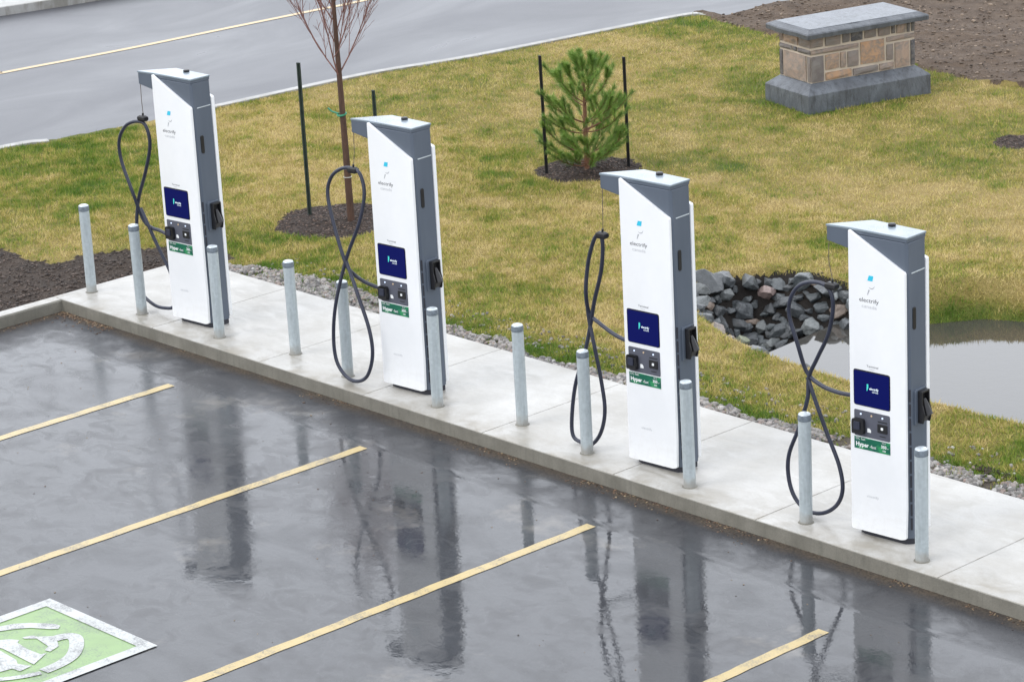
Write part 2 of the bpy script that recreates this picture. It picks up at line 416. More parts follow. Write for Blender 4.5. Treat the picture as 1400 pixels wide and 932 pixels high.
M['stones'] = (lambda: (lambda k: (k.set('Base Color', k.mix(k.ramp(k.noise(9, 5, .7, dist=1.), [(.42, 0.), (.6, .75)]), k.ramp(k.attr('tint'),
    [(0., (.06, .06, .07)), (.2, (.17, .145, .135)), (.4, (.29, .225, .185)), (.6, (.38, .27, .20)), (.8, (.42, .25, .14)), (1., (.42, .20, .085))]), (.19, .175, .16))),
    k.set('Roughness', .7), k.bump(k.noise(30, 5, .7), .7, .01), k.m)[-1])(NM('ashlar_stones')))()
# plants
M['bark'] = (lambda k: (k.set('Base Color', k.ramp(k.noise(14, 5, .7, src=k.map((2, 2, .5))), [(.3, (.035, .017, .011)), (.7, (.10, .050, .030))])), k.set('Roughness', .7), k.bump(k.noise(40, 4), .6, .006), k.m)[-1])(NM('young_bark'))
M['twig'] = simple('reddish_twig', (.19, .09, .075), .65, var=.3, nscale=15)
M['pinebark'] = simple('pine_bark', (.17, .08, .045), .8, var=.3, nscale=30)
def m_needle():
    k = NM('pine_needles'); t = k.attr('tint'); c = k.ramp(t, [(0., (.06, .12, .025)), (.5, (.17, .29, .05)), (1., (.36, .48, .11))])
    k.set('Base Color', c).set('Roughness', .5)
    tr = k.n('ShaderNodeBsdfTranslucent'); k.l(c, tr.inputs[0]); mx = k.n('ShaderNodeMixShader'); mx.inputs[0].default_value = .2
    k.l(k.b.outputs[0], mx.inputs[1]); k.l(tr.outputs[0], mx.inputs[2]); k.l(mx.outputs[0], k.out.inputs[0]); return k.m
M['needle'] = m_needle()

# ------------------------------------------------------------------ terrain
ZL = -.03; ZLOT = -.118; ZW = -.35
LIP = [(4.6, 4.0), (5.22, 3.58), (5.83, 3.29), (6.45, 3.14), (7.6, 3.03), (8.6, 3.02), (9.48, 3.09), (11.5, 3.5), (14.0, 4.4), (14.0, 10.0), (11.5, 9.05), (8.8, 7.42), (7.4, 6.72), (6.55, 6.2), (5.85, 5.35), (5.2, 5.3), (4.72, 5.22), (4.4, 4.75)]
LW = [.5, .40, .38, .36, .34, .32, .32, .5, .8, 1., .95, .9, .85, .6, .7, .7, .6, .5]
def basin(x, y):
    ins = inpoly(x, y, LIP); t = np.full(np.shape(x), 9.0)
    n = len(LIP)
    for i in range(n):
        ax, ay = LIP[i]; bx, by = LIP[(i+1) % n]; dx, dy = bx-ax, by-ay
        s = np.clip(((x-ax)*dx+(y-ay)*dy)/(dx*dx+dy*dy), 0, 1)
        d = np.hypot(x-(ax+s*dx), y-(ay+s*dy)); t = np.minimum(t, d/(LW[i]*(1-s)+LW[(i+1) % n]*s))
    return np.where(ins, .62*sstep(-.15, 1.15, t)-.62*sstep(-.15, 1.15, np.zeros(1))[0], 0.0), ins, t
def height(x, y, fine=True):
    x = np.asarray(x, float); y = np.asarray(y, float)
    z = ZL + np.zeros(x.shape)
    away = sstep(1.8, 3.2, y)*sstep(-5.0, -4.0, x)
    z = z + away*(.07*(fbm(x, y, .45, 2)-.5)+.03*(fbm(x, y, 1.6, 6)-.5))
    b, ins, t = basin(x, y); z = z-b
    bank = 0.0; z = z+bank
    soil = inpoly(x, y, SOIL); z = z+np.where(soil, .05*(fbm(x, y, 3.5, 9, 5)-.5)-.012, 0)
    far = is_far(x, y); z = z+np.where(far, .20*(fbm(x, y, 1.3, 19, 6)-.38), 0)
    for (mx, my, mr) in RINGS:
        d = np.hypot(x-mx, y-my); z = z+np.where(d < mr*1.25, .05*(1-sstep(0, 1, d/mr))+.03*(fbm(x, y, 6, 4)-.5), 0)
    # drop away beneath the paved sheets
    under = (((x > -.14) & (x < 60) & (y < 1.66)) | (x < redge(y)-.12) | ((y > 13.6) & (x < -3.9)) )
    z = np.where(under, np.minimum(z, -.3), z)
    return z
SOIL = [(-.06, -1.8), (-.06, 1.75), (.25, 2.0), (-.15, 2.05), (-.78, 1.86), (-1.1, 1.5), (-1.26, 1.15), (-1.22, .75), (-1.62, .71), (-2.28, .79), (-3.2, .85), (-4.2, .3), (-4.4, -1.8)]
RE = np.array([(-5.9, -30), (-5.82, 3.13), (-5.66, 3.67), (-5.45, 5.2), (-5.43, 6.15), (-5.25, 8.3), (-4.92, 9.84), (-4.60, 12.21), (-4.42, 13.45)])
def redge(y): return np.interp(y, RE[:, 1], RE[:, 0])
FAR = np.array([(-4.5, 13.5), (-4.2, 13.42), (-3.33, 13.15), (-2.86, 13.1), (.41, 12.7), (1.18, 12.6), (2.4, 12.75), (6, 13.4), (14, 14.5), (40, 18)])
def is_far(x, y): return (y > np.interp(x, FAR[:, 0], FAR[:, 1])+.25*(fbm(x, y, 2.2, 14)-.5)) & (x > -4.5) & (y < 40)
ROCKP = [(4.62, 4.02), (5.18, 3.66), (5.8, 3.36), (6.4, 3.2), (7.0, 3.2), (6.85, 3.9), (6.6, 4.6), (6.3, 5.05), (5.85, 5.15), (5.2, 5.22), (4.78, 5.08), (4.45, 4.65)]
RINGS = [(-.10, 3.58, .68), (.50, 6.70, .56)]
DIRT = (3.62, 10.65, .38)
def green(x, y):
    g = .335 + .8*(fbm(x, y, .55, 21, 4)-.5) + .55*(fbm(x, y, 2.4, 31, 3)-.5)
    g = g + .55*np.exp(-np.maximum(y-1.9, 0)/.5)*(x > .5)                       # greener along the gravel
    b, ins, t = basin(x, y)
    g = g + np.where(ins, .5*sstep(.22, .5, t), .12*np.exp(-t*1.5)*((y > 5) & (x > 6.2)))
    g = g + .45*np.exp(-((x-.5)**2+(y-10.8)**2)/1.7) + .5*np.exp(-((x-1.75)**2+(y-7.75)**2)/.05)
    g = g + .25*sstep(11, 13, y)*(x < 1) + .28*sstep(-1.2, -3.0, x)*sstep(6, 3, y) + .25*np.exp(-((x+.2)**2+(y-2.3)**2)/.8)
    return np.clip(g, 0, 1)
GRAV_OUT = np.array([(.25, 1.75), (.7, 2.05), (1.5, 2.14), (2.6, 2.06), (3.6, 1.96), (4.8, 1.82), (7, 1.85), (9.5, 1.93), (10.4, 2.03), (16, 2.0), (60, 2.0)])
def is_grav(x, y): return (y > 1.5) & (x > .2) & (x < 60) & (y < np.interp(x, GRAV_OUT[:, 0], GRAV_OUT[:, 1])-.03+.30*(fbm(x, y, 3, 41)-.5))
def is_ring(x, y):
    r = np.zeros(np.shape(x), bool)
    for mx, my, mr in RINGS: r |= np.hypot(x-mx, y-my) < mr*(1+.35*(fbm(x, y, 3, 3)-.5))
    r |= np.hypot(x-DIRT[0], (y-DIRT[1])) < DIRT[2]*(1+.5*(fbm(x, y, 4, 8)-.5))
    return r
def is_soil(x, y):
    j = .18*(fbm(x, y, 4, 51)-.5); return inpoly(x+j, y+j*1.3, SOIL)

def axis(lo, hi, step, far):
    core = np.arange(lo, hi+1e-6, step); out = []; s = step; v = hi
    while v < far: s *= 1.35; v += s; out.append(v)
    neg = []; s = step; v = lo
    while v > -far: s *= 1.35; v -= s; neg.append(v)
    return np.array(neg[::-1]+list(core)+out)
def build_terrain():
    gx = axis(-6.2, 13.0, .055, 260); gy = axis(-5.0, 14.6, .055, 260)
    X, Y = np.meshgrid(gx, gy); Z = height(X, Y)
    nx = len(gx); idx = np.arange(X.size).reshape(X.shape)
    F = np.stack([idx[:-1, :-1], idx[:-1, 1:], idx[1:, 1:], idx[1:, :-1]], -1).reshape(-1, 4)
    cx = (X[:-1, :-1]+X[1:, 1:]).ravel()/2; cy = (Y[:-1, :-1]+Y[1:, 1:]).ravel()/2
    V = np.stack([X.ravel(), Y.ravel(), Z.ravel()], -1)
    cls = np.zeros(len(F), int)
    cls[is_ring(cx, cy)] = 3; cls[is_soil(cx, cy)] = 1; cls[is_grav(cx, cy)] = 4
    cls[is_far(cx, cy)] = 2
    b, ins, t = basin(cx, cy); cls[ins & (cx < 7.1) & (t > .12) & inpoly(cx, cy, ROCKP)] = 5; cls[ins & (b > .36)] = 5; cls[(inpoly(cx-.0, cy-.10+.1*(fbm(cx, cy, 5, 7)-.5), ROCKP)) & (cy > 4.4) & (cx < 6.2)] = 5
    g = green(V[:, 0], V[:, 1])
    for c, nm, mt in ((0, 'lawn', 'lawn'), (1, 'soil', 'soil'), (2, 'bare_ground', 'farsoil'), (3, 'mulch_bed', 'mulch'), (4, 'gravel_bed', 'gravelbed'), (5, 'muddy_slope', 'mud')):
        f = F[cls == c]; u, inv = np.unique(f, return_inverse=True)
        o = np_mesh(nm, V[u], inv.reshape(-1, 4), M[mt], smooth=True, attr={'green': g[u]})
        o['kind'] = 'structure'
build_terrain()

# ------------------------------------------------------------------ paved setting
def sheet(name, poly, z, mat):
    m = MB(); m._f(m._v([(x, y, z) for x, y in poly])); o = m.build(name, mat); o['kind'] = 'structure'; return o
def strut(o): o['kind'] = 'structure'; return o
sheet('parking_lot', [(-.02, .02), (-.02, -60), (60, -60), (60, .02)], ZLOT, M['asphalt'])
# concrete pad cut in slabs by its control joints
jx = [-.10, 1.47, 3.11, 4.58, 6.14, 7.72, 9.29, 11.11, 12.7, 14.3, 15.9, 17.5]
pad = MB()
for a, b in zip(jx[:-1], jx[1:]):
    pad.box(a+(.003 if a > 0 else 0), b-.003, .012, 1.655, -.02, 0.0)
po = pad.build('concrete_pavement', M['concrete'], bevel=.004, seg=1); strut(po)
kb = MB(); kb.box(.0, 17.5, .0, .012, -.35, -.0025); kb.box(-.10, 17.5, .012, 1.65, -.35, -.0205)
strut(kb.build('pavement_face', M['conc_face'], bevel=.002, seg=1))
# the kerb that runs on towards the camera side
N = 60
def kerb_run():
    m = MB(); ys = np.linspace(-14, -.0, 50); rings = []
    for y in ys:
        w = .004*math.sin(y*7.3)+.003*math.sin(y*17)
        rings.append([(-.155, y, -.35), (-.155, y, -.003), (-.012+w, y, 0.0), (.0+w, y, -.014), (.014+w*2, y, -.35)])
    m.loft(rings); return m
kr = kerb_run(); kr.mi = 0
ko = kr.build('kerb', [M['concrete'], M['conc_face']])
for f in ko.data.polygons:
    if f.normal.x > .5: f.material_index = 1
strut(ko)
m = MB(); m.box(-.155, -.1005, .0, 1.655, -.35, -.001); strut(m.build('pavement_border', M['concrete'], bevel=.004, seg=1))

# parking lines
LINES = [(2.725, -.70), (5.384, -.66), (8.178, -.68), (10.945, -1.05), (13.7, -.7)]
for lx, ly in LINES:
    m = MB(); L = MB(); ys = np.linspace(-5.6, ly, 40); e = []
    for i, y in enumerate(ys):
        j = .004*math.sin(i*2.1)+.003*math.sin(i*5.3); e.append([(lx-.05+j, y, ZLOT+.004), (lx+.05+j*.6, y, ZLOT+.004)])
    vr = [m._v(r) for r in e]
    for a, b in zip(vr[:-1], vr[1:]): m._f([a[0], a[1], b[1], b[0]])
    strut(m.build('parking_line', M['yellow']))
# green bay marking
gx0, gx1, gy0, gy1 = 6.12, 7.47, -5.68, -4.33
sheet('bay_marking_green', [(gx0+.02, gy0+.02), (gx1-.02, gy0+.02), (gx1-.02, gy1-.02), (gx0+.02, gy1-.02)], ZLOT+.004, M['paintgreen'])
m = MB(); bw = .105; z = ZLOT+.008
def quad(m, pts, z=z): m._f(m._v([(x, y, z) for x, y in pts]))
quad(m, [(gx0, gy1-bw), (gx1, gy1-bw), (gx1, gy1), (gx0, gy1)]); quad(m, [(gx0, gy0), (gx1, gy0), (gx1, gy0+bw), (gx0, gy0+bw)])
quad(m, [(gx0, gy0+bw), (gx0+bw, gy0+bw), (gx0+bw, gy1-bw), (gx0, gy1-bw)]); quad(m, [(gx1-bw, gy0+bw), (gx1, gy0+bw), (gx1, gy1-bw), (gx1-bw, gy1-bw)])
quad(m, [(6.286, -5.056), (6.284, -4.879), (6.319, -4.785), (6.397, -4.696), (6.553, -4.588), (6.62, -4.58), (6.655, -4.622), (6.615, -4.666), (6.485, -4.743), (6.414, -4.825), (6.36, -4.929), (6.358, -5.091)])
quad(m, [(6.584, -4.886), (6.61, -4.816), (6.662, -4.804), (6.744, -4.719), (6.834, -4.755), (6.925, -4.805), (6.96, -4.901), (6.909, -4.913), (6.866, -4.855), (6.681, -4.829), (6.616, -4.89)])
quad(m, [(6.389, -5.065), (6.499, -5.021), (6.538, -4.966), (6.608, -4.929), (6.641, -4.965), (6.789, -4.983), (6.948, -4.974), (6.961, -4.932), (7.062, -5.11), (6.956, -5.107), (6.647, -5.096), (6.517, -5.149)])
quad(m, [(6.538, -5.163), (6.661, -5.128), (6.893, -5.145), (6.962, -5.179), (7.069, -5.135), (7.088, -5.241), (7.003, -5.252), (6.986, -5.343), (6.89, -5.393)])
def band(m, pts, w, z):
    pts = [p for p in catmull([(x, y, z) for x, y in pts], 6)]; L = []
    for i, p in enumerate(pts):
        t = (pts[min(i+1, len(pts)-1)]-pts[max(i-1, 0)]).normalized(); n = Vector((-t.y, t.x, 0))*w/2; L.append((p+n, p-n))
    vr = [m._v([tuple(a), tuple(b)]) for a, b in L]
    for a, b in zip(vr[:-1], vr[1:]): m._f([a[0], a[1], b[1], b[0]])
band(m, [(6.79, -4.745), (6.80, -4.69), (6.84, -4.64), (6.92, -4.65), (7.05, -4.74), (7.15, -4.85), (7.2, -4.98), (7.215, -5.13)], .105, z+.0005)
band(m, [(7.225, -5.16), (7.17, -5.3), (7.06, -5.45), (6.9, -5.52), (6.7, -5.54), (6.48, -5.44), (6.34, -5.26), (6.31, -5.09)], .06, z+.001)
strut(m.build('bay_marking_white', M['paintwhite']))

# the road behind
rp = [(x-.10, y) for x, y in RE]
road_poly = [(-60, -60), (-6.0, -60)] + rp[1:] + [(-4.1, 13.6), (-3.94, 13.99), (-3.84, 14.47), (-3.7, 14.93), (-3.6, 16), (-2.5, 22), (10, 60), (-60, 60)]
sheet('road', [p for p in road_poly], -.10, M['road'])
def strip_along(name, pts, w, z0, z1, mat):
    m = MB(); rings = []
    P = catmull([(x, y, 0) for x, y in pts], 8)
    for i, p in enumerate(P):
        t = (P[min(i+1, len(P)-1)]-P[max(i-1, 0)]).normalized(); n = Vector((-t.y, t.x, 0))
        a = p-n*w/2; b = p+n*w/2
        rings.append([(a.x, a.y, z0), (a.x, a.y, z1), (b.x, b.y, z1), (b.x, b.y, z0)])
    m.loft(rings); return strut(m.build(name, mat, bevel=.006, seg=1))
strip_along('road_kerb', [(-5.9, -20), (-5.9, 0), (-5.86, 3.13), (-5.68, 3.72)], .13, -.35, -.005, M['conc_edge'])
strip_along('road_kerb', [(-5.50, 5.6), (-5.44, 6.15), (-5.30, 8.3), (-4.95, 9.84), (-4.64, 12.21), (-4.46, 13.35), (-4.25, 13.52), (-4.05, 13.55)], .12, -.35, -.005, M['conc_edge'])
Yl = [(-9.95, -20), (-9.8, 3), (-9.66, 5.7), (-9.56, 6.77), (-9.48, 7.9), (-9.44, 9.13), (-9.37, 10.81), (-9.3, 13), (-9.1, 30)]
m = MB(); band(m, Yl, .11, -.096); strut(m.build('road_line', M['roadyellow']))
m = MB()
sw = [(-60, -20), (-12.95, -20), (-12.92, 7.82), (-12.73, 8.77), (-12.5, 10.5), (-12.2, 14), (-11, 40), (-60, 40)]
m.prism_z(sw, -.3, .03); strut(m.build('sidewalk', M['conc_edge'], bevel=.01, seg=1))

# pond water
wp = [(5.9, 3.2), (7.5, 3.05), (9.5, 3.1), (14, 4.4), (14, 9.8), (11.5, 8.9), (8.8, 7.3), (7.4, 6.6), (6.3, 6.1), (5.7, 5.3)]
sheet('pond_water', wp, ZW, M['water'])

# ------------------------------------------------------------------ loose small stuff
def ico():
    bm = bmesh.new(); bmesh.ops.create_icosphere(bm, subdivisions=1, radius=1); bm.verts.index_update()
    v = np.array([x.co[:] for x in bm.verts]); f = np.array([[q.index for q in x.verts] for x in bm.faces]); bm.free(); return v, f
ICV, ICF = ico()
def scatter(name, xs, ys, size, mat, flat=.6, jag=.35, sink=.25, tintf=None, z=None):
    n = len(xs); r = RNG
    V = ICV[None]*(1+jag*(r.random((n, len(ICV), 1))-.5)*2)
    S = size[:, None]*np.stack([r.uniform(.7, 1.3, n), r.uniform(.55, 1., n), r.uniform(flat*.6, flat*1.2, n)], -1)
    V = V*S[:, None, :]; a = r.uniform(0, 2*PI, n); b = r.uniform(-.5, .5, n)
    ca, sa = np.cos(a)[:, None], np.sin(a)[:, None]; cb, sb = np.cos(b)[:, None], np.sin(b)[:, None]
    x, y, zz = V[..., 0], V[..., 1], V[..., 2]; y2 = y*cb-zz*sb; z2 = y*sb+zz*cb
    x3 = x*ca-y2*sa; y3 = x*sa+y2*ca
    h = height(xs, ys) if z is None else np.full(n, z)
    P = np.stack([x3+xs[:, None], y3+ys[:, None], z2+h[:, None]+(S[:, 2]*(1-2*sink))[:, None]], -1).reshape(-1, 3)
    F = (ICF[None]+np.arange(n)[:, None, None]*len(ICV)).reshape(-1, 3)
    t = r.random(n) if tintf is None else tintf(n)
    o = np_mesh(name, P, F, mat, attr={'tint': np.repeat(t, len(ICV))}); o['kind'] = 'stuff'; return o
def pts_in(fn, n, box):
    out = []; tot = 0
    while tot < n:
        x = RNG.uniform(box[0], box[1], n); y = RNG.uniform(box[2], box[3], n); k = fn(x, y); out.append(np.stack([x[k], y[k]], 1)); tot += k.sum()
    P = np.concatenate(out)[:n]; return P[:, 0], P[:, 1]
x, y = pts_in(lambda x, y: is_grav(x, y) & (y > 1.67) & (fbm(x, y, 5, 44) > .36), 8200, (.3, 13, 1.66, 2.25))
tag(scatter('gravel', x, y, RNG.uniform(.009, .036, len(x)), M['gravel'], .7, .45), 'pale grey pebble gravel strip between the concrete pavement and the lawn', 'gravel')
x, y = pts_in(lambda x, y: (y > 1.67) & (RNG.random(x.shape) < .75), 700, (.6, 13, 1.9, 2.4))
tag(scatter('gravel', x, y, RNG.uniform(.01, .024, len(x)), M['gravel'], .7), 'stray pebbles pressed into the grass beside the gravel strip', 'gravel')
x, y = pts_in(lambda x, y: is_soil(x, y) & (x < -.17), 7500, (-4, .3, -1.7, 2.1))
tag(scatter('soil_clods', x, y, RNG.uniform(.005, .022, len(x))*RNG.random(len(x))**.4, M['clod'], .7), 'crumbly dark soil clods beside the kerb left of the pavement', 'soil')
x, y = pts_in(lambda x, y: is_far(x, y), 9000, (-4, 6.5, 12.4, 18))
tag(scatter('soil_clods', x, y, RNG.uniform(.01, .036, len(x))*RNG.random(len(x))**.5, M['farclod'], .35), 'lumpy brown soil covering the bare ground behind the stone monument', 'soil')
x, y = pts_in(is_ring, 5200, (-1.2, 4.2, 2.7, 11.2))
tag(scatter('mulch_chips', x, y, RNG.uniform(.006, .017, len(x)), M['chip'], .4), 'dark wood mulch chips around the young trees', 'mulch')
# leaf litter along the kerb foot
x1 = RNG.uniform(.02, 13, 1500); y1 = -np.abs(RNG.exponential(.045, 1500))-.012
kk = fbm(x1, y1, 1.4, 77) > .5; x1, y1 = x1[kk], y1[kk]
x2 = RNG.uniform(.02, .9, 500); y2 = -np.abs(RNG.exponential(.05, 500))-.012
xs = np.concatenate([x1, x2, np.abs(RNG.exponential(.04, 160))+.03]); ys = np.concatenate([y1, y2, -RNG.uniform(0, 1.4, 160)])
tag(scatter('leaf_litter', xs, ys, RNG.uniform(.004, .014, len(xs)), M['leaf'], .25, z=ZLOT), 'brown leaf crumbs and grit caught along the foot of the kerb', 'leaf litter')
xs = RNG.uniform(0, 13, 170); ys = RNG.uniform(-5, -.1, 170)
tag(scatter('grit', xs, ys, RNG.uniform(.003, .009, len(xs)), M['leaf'], .4, z=ZLOT), 'dark bits of grit scattered over the wet asphalt', 'grit')

xs = np.concatenate([9.94+RNG.normal(0, .07, 60), 10.2+RNG.normal(0, .035, 25)]); ys = np.concatenate([2.03+RNG.normal(0, .03, 60), 2.0+RNG.normal(0, .02, 25)])  # dark clods added in place of two small dark holes
tag(scatter('leaf_litter', xs, ys, RNG.uniform(.012, .03, len(xs)), M['mulch'], .5), 'dark clods standing in for small dirt holes at the grass edge right of the last station', 'leaf litter')
# grass blades
def grass():
    A = []
    def region(n, box):
        x = RNG.uniform(box[0], box[1], n); y = RNG.uniform(box[2], box[3], n)
        # roughly what can be seen, with a margin
        k = (x > redge(y)+.02) & ~is_soil(x, y) & ~is_far(x, y) & ~is_ring(x, y)
        k &= ~((x > -.16) & (y < 1.70)); k &= ~(is_grav(x, y) & (RNG.random(n) < .80))
        b, ins, t = basin(x, y)
        k &= ~(inpoly(x, y-.05, ROCKP)); k &= ~(ins & ((.62*sstep(-.15, 1.15, t)) > .42))
        k &= ~((np.abs((x-.79)*.232+(y-10.04)*.973-.885) < .87) & (np.abs(-(x-.79)*.96+(y-10.04)*.28-.465) < .44))
        return np.stack([x[k], y[k]], 1)
    A.append(region(400000, (-6, 11.5, 1.7, 7.0))); A.append(region(190000, (-6, 7.5, 7.0, 13.6)))
    A.append(region(36000, (-5.8, -.1, -.5, 1.7))); A.append(region(52000, (-5.9, -.15, -5, -.5))); A.append(region(16000, (10, 14, 1.9, 6)))
    P = np.concatenate(A); n = len(P); x, y = P[:, 0], P[:, 1]
    g = green(x, y); z = height(x, y)
    clump = fbm(x, y, 7, 61, 3)
    L = (.022+.035*RNG.random(n))*(.55+.9*clump)*(.85+.4*g); w = RNG.uniform(.003, .0062, n)
    lx, ly = (fbm(x, y, 5.5, 71, 3)-.5)*4, (fbm(x, y, 5.5, 81, 3)-.5)*4
    az = np.arctan2(ly, lx)+RNG.normal(0, 1.5, n); tilt = np.clip(RNG.normal(.95, .35, n)-.35*g, .05, 1.45)
    dx, dy, dz = np.cos(az)*np.sin(tilt), np.sin(az)*np.sin(tilt), np.cos(tilt)
    pa = RNG.uniform(0, 2*PI, n); px, py = np.cos(pa)*w, np.sin(pa)*w
    V = np.empty((n, 3, 3))
    V[:, 0] = np.stack([x-px, y-py, z-.004], 1); V[:, 1] = np.stack([x+px, y+py, z-.004], 1)
    V[:, 2] = np.stack([x+dx*L, y+dy*L, z+dz*L], 1)
    F = np.arange(n*3).reshape(-1, 3)
    t = np.clip(g*.9 + RNG.normal(0, .17, n) + .95*(fbm(x, y, 9, 91, 3)-.5) + .65*(fbm(x, y, 3.5, 95, 2)-.5), 0, 1)
    o = np_mesh('grass', V.reshape(-1, 3), F, M['blade'], attr={'tint': np.repeat(t, 3)})
    tag(o, 'short patchy lawn grass, straw yellow mixed with green', 'grass', kind='stuff')
grass()

# ------------------------------------------------------------------ charging stations
def text_mesh(body, width, mat, name, parent, u, v, z, bold=0.0, height=None, italic=0):
    cu = bpy.data.curves.new(name, 'FONT'); cu.body = body; cu.size = 1; cu.offset = bold; cu.shear = italic; cu.resolution_u = 3
    t = bpy.data.objects.new(name, cu); COL.objects.link(t)
    dg = bpy.context.evaluated_depsgraph_get(); me = bpy.data.meshes.new_from_object(t.evaluated_get(dg))
    COL.objects.unlink(t); bpy.data.objects.remove(t)
    co = np.array([q.co[:] for q in me.vertices]); mn, mx = co.min(0), co.max(0); s = width/(mx[0]-mn[0])
    sy = s if height is None else height/(mx[1]-mn[1])
    for q in me.vertices: q.co = (u+(q.co.x-mn[0])*s, v, z+(q.co.y)*sy)
    me.materials.clear(); me.materials.append(mat); me.name = name
    o = bpy.data.objects.new(name, me); link(o, parent); return o
UO = .27     # local x offset: empties stand at the middle of the foot
def U_(u): return u+UO
def make_charger():
    r = empty('charging_station')
    # cabinet
    bot = [(-.50, .06), (-.44, .035), (-.05, .028), (-.004, .068), (-.004, .245), (-.50, .245)]
    top = [(-.525, .032), (-.50, .024), (-.032, .022), (-.008, .036), (-.008, .246), (-.525, .246)]
    m = MB(); m.loft([[(U_(a), b, z) for a, b in [(bb[0]+(tt[0]-bb[0])*f, bb[1]+(tt[1]-bb[1])*f) for bb, tt in zip(bot, top)]] for z, f in ((.045, 0), (.9, .35), (2.355, 1))])
    cab = m.build('cabinet', M['grey'], r, bevel=.006)
    # vents down the chamfer, a light seam
    m = MB()
    for k in range(10):
        z1 = 1.23-k*.113; z0 = z1-.095; f = .35*(z1/.9) if z1 < .9 else .35+.65*(z1-.9)/1.455
        def mid(f): return [(bot[i][0]+(top[i][0]-bot[i][0])*f, bot[i][1]+(top[i][1]-bot[i][1])*f) for i in (2, 3)]
        (ax, ay), (bx, by) = mid(f); cx, cy = ax*.22+bx*.78, ay*.22+by*.78
        d = Vector((bx-ax, by-ay)).normalized(); nn = Vector((d.y, -d.x))
        pl = [(U_(cx-d.x*.008), cy-d.y*.008), (U_(cx-d.x*.008+nn.x*.004), cy-d.y*.008+nn.y*.004), (U_(cx+d.x*.006+nn.x*.004), cy+d.y*.006+nn.y*.004), (U_(cx+d.x*.006), cy+d.y*.006)]
        m.prism_z(pl, z0, z1)
    m.build('vent_slots', M['darkvent'], cab)
    m = MB(); m.box(U_(-.0095), U_(-.004), .07, .235, 2.116, 2.124); m.build('seam_strip', M['seam'], cab)
    m = MB(); m.prism_y([(0, 0), (1, 0), (1, 1), (0, 1)], 0, 1); m.bm.clear()
    hp = [(.078, 1.70), (.092, 1.685), (.112, 1.685), (.118, 1.70), (.118, 1.845), (.108, 1.857), (.084, 1.857), (.078, 1.845)]
    m.loft([[(U_(uu), a, b) for a, b in hp] for uu in (-.009, -.001)]); m.build('door_handle', M['black'], cab, bevel=.002, seg=1)
    m = MB(); m.box(U_(-.007), U_(-.001), .105, .118, .56, .66); m.build('side_latch', M['black'], cab)
    # roof
    tp = [(-.735, .012), (-.722, .035), (-.498, .290), (.004, .252), (-.006, .016), (-.533, .030)]
    m = MB(); m.prism_z([(U_(a), b) for a, b in tp], 2.382, 2.400); roof = m.build('roof', M['roof'], r, bevel=.006)
    ms = MB(); ins = [(-.722, .020), (-.712, .038), (-.500, .276), (-.002, .242), (-.011, .024), (-.53, .038)]
    # grey skirt below the roof plate: arm wedge on the left
    t2 = [(-.728, .017), (-.716, .036), (-.528, .25), (-.528, .034)]
    ms.loft([[(U_(a), b, z) for (a, b), z in zip(t2, zz)] for zz in ((2.275, 2.275, 2.232, 2.232), (2.3825,)*4)])
    arm = ms.build('cable_arm', M['grey'], r, bevel=.005)
    m = MB(); m.loft([[(U_(a), b, z) for a, b in [(-.526, .036), (-.012, .020), (-.001, .247), (-.50, .282), (-.526, .25)]] for z in (2.357, 2.3825)]); m.build('roof_skirt', M['grey'], roof, bevel=.003, seg=1)
    m = MB(); m.lathe([(.028, 2.4005), (.030, 2.404), (.030, 2.416), (.024, 2.421), (.006, 2.422)], 18, (U_(-.283), .222)); m.build('roof_knob', M['black'], roof, smooth=40)
    # front panel
    def rounded(pl, r=.015, n=3):
        out = []; L = len(pl)
        for i in range(L):
            p = Vector(pl[i]); a = Vector(pl[i-1]); b = Vector(pl[(i+1) % L]); pa = p+(a-p).normalized()*r; pb = p+(b-p).normalized()*r
            for k in range(n+1):
                t = k/n; out.append(tuple(pa*(1-t)**2+p*2*t*(1-t)+pb*t*t))
        return out
    fp = rounded([(U_(-.528), .045), (U_(-.075), .040), (U_(-.030), .052), (U_(-.022), .30), (U_(-.018), 2.133), (U_(-.522), 2.392)], .012)
    m = MB(); m.prism_y(fp, .0, .026); m.build('front_panel', M['white'], r, bevel=.007, seg=3, smooth=35)
    rp_ = rounded([(U_(-.525), .07), (U_(-.002), .07), (U_(.0), 2.195), (U_(-.52), 2.34)], .012)
    m = MB(); m.prism_y(rp_, .2485, .285); m.build('rear_panel', M['white'], r, bevel=.007, seg=3, smooth=35)
    # screen
    m = MB(); m.prism_y(rounded([(U_(-.490), 1.045), (U_(-.158), 1.045), (U_(-.158), 1.326), (U_(-.490), 1.326)], .02), -.003, .003); bz = m.build('screen_bezel', M['black'], r)
    m = MB(); m.prism_y(rounded([(U_(-.484), 1.051), (U_(-.164), 1.051), (U_(-.164), 1.316), (U_(-.484), 1.316)], .018), -.006, .0); s = m.build('screen', M['screen'], r)
    text_mesh('electrify', .082, M['lit_white'], 'screen_text', s, U_(-.342), -.0075, 1.185, .02)
    text_mesh('canada', .055, M['lit_white'], 'screen_text', s, U_(-.318), -.0075, 1.165, .0)
    m = MB(); m.prism_y([(U_(-.368), 1.172), (U_(-.362), 1.172), (U_(-.352), 1.200), (U_(-.352), 1.225), (U_(-.366), 1.225), (U_(-.366), 1.205)], -.0078, -.0055); m.build('screen_logo', M['lit_teal'], s)
    # connector panel
    m = MB(); m.prism_y(rounded([(U_(-.488), .802), (U_(-.163), .802), (U_(-.163), 1.008), (U_(-.488), 1.008)], .012), -.005, .003); c = m.build('connector_panel', M['panelgrey'], r, bevel=.0015, seg=1)
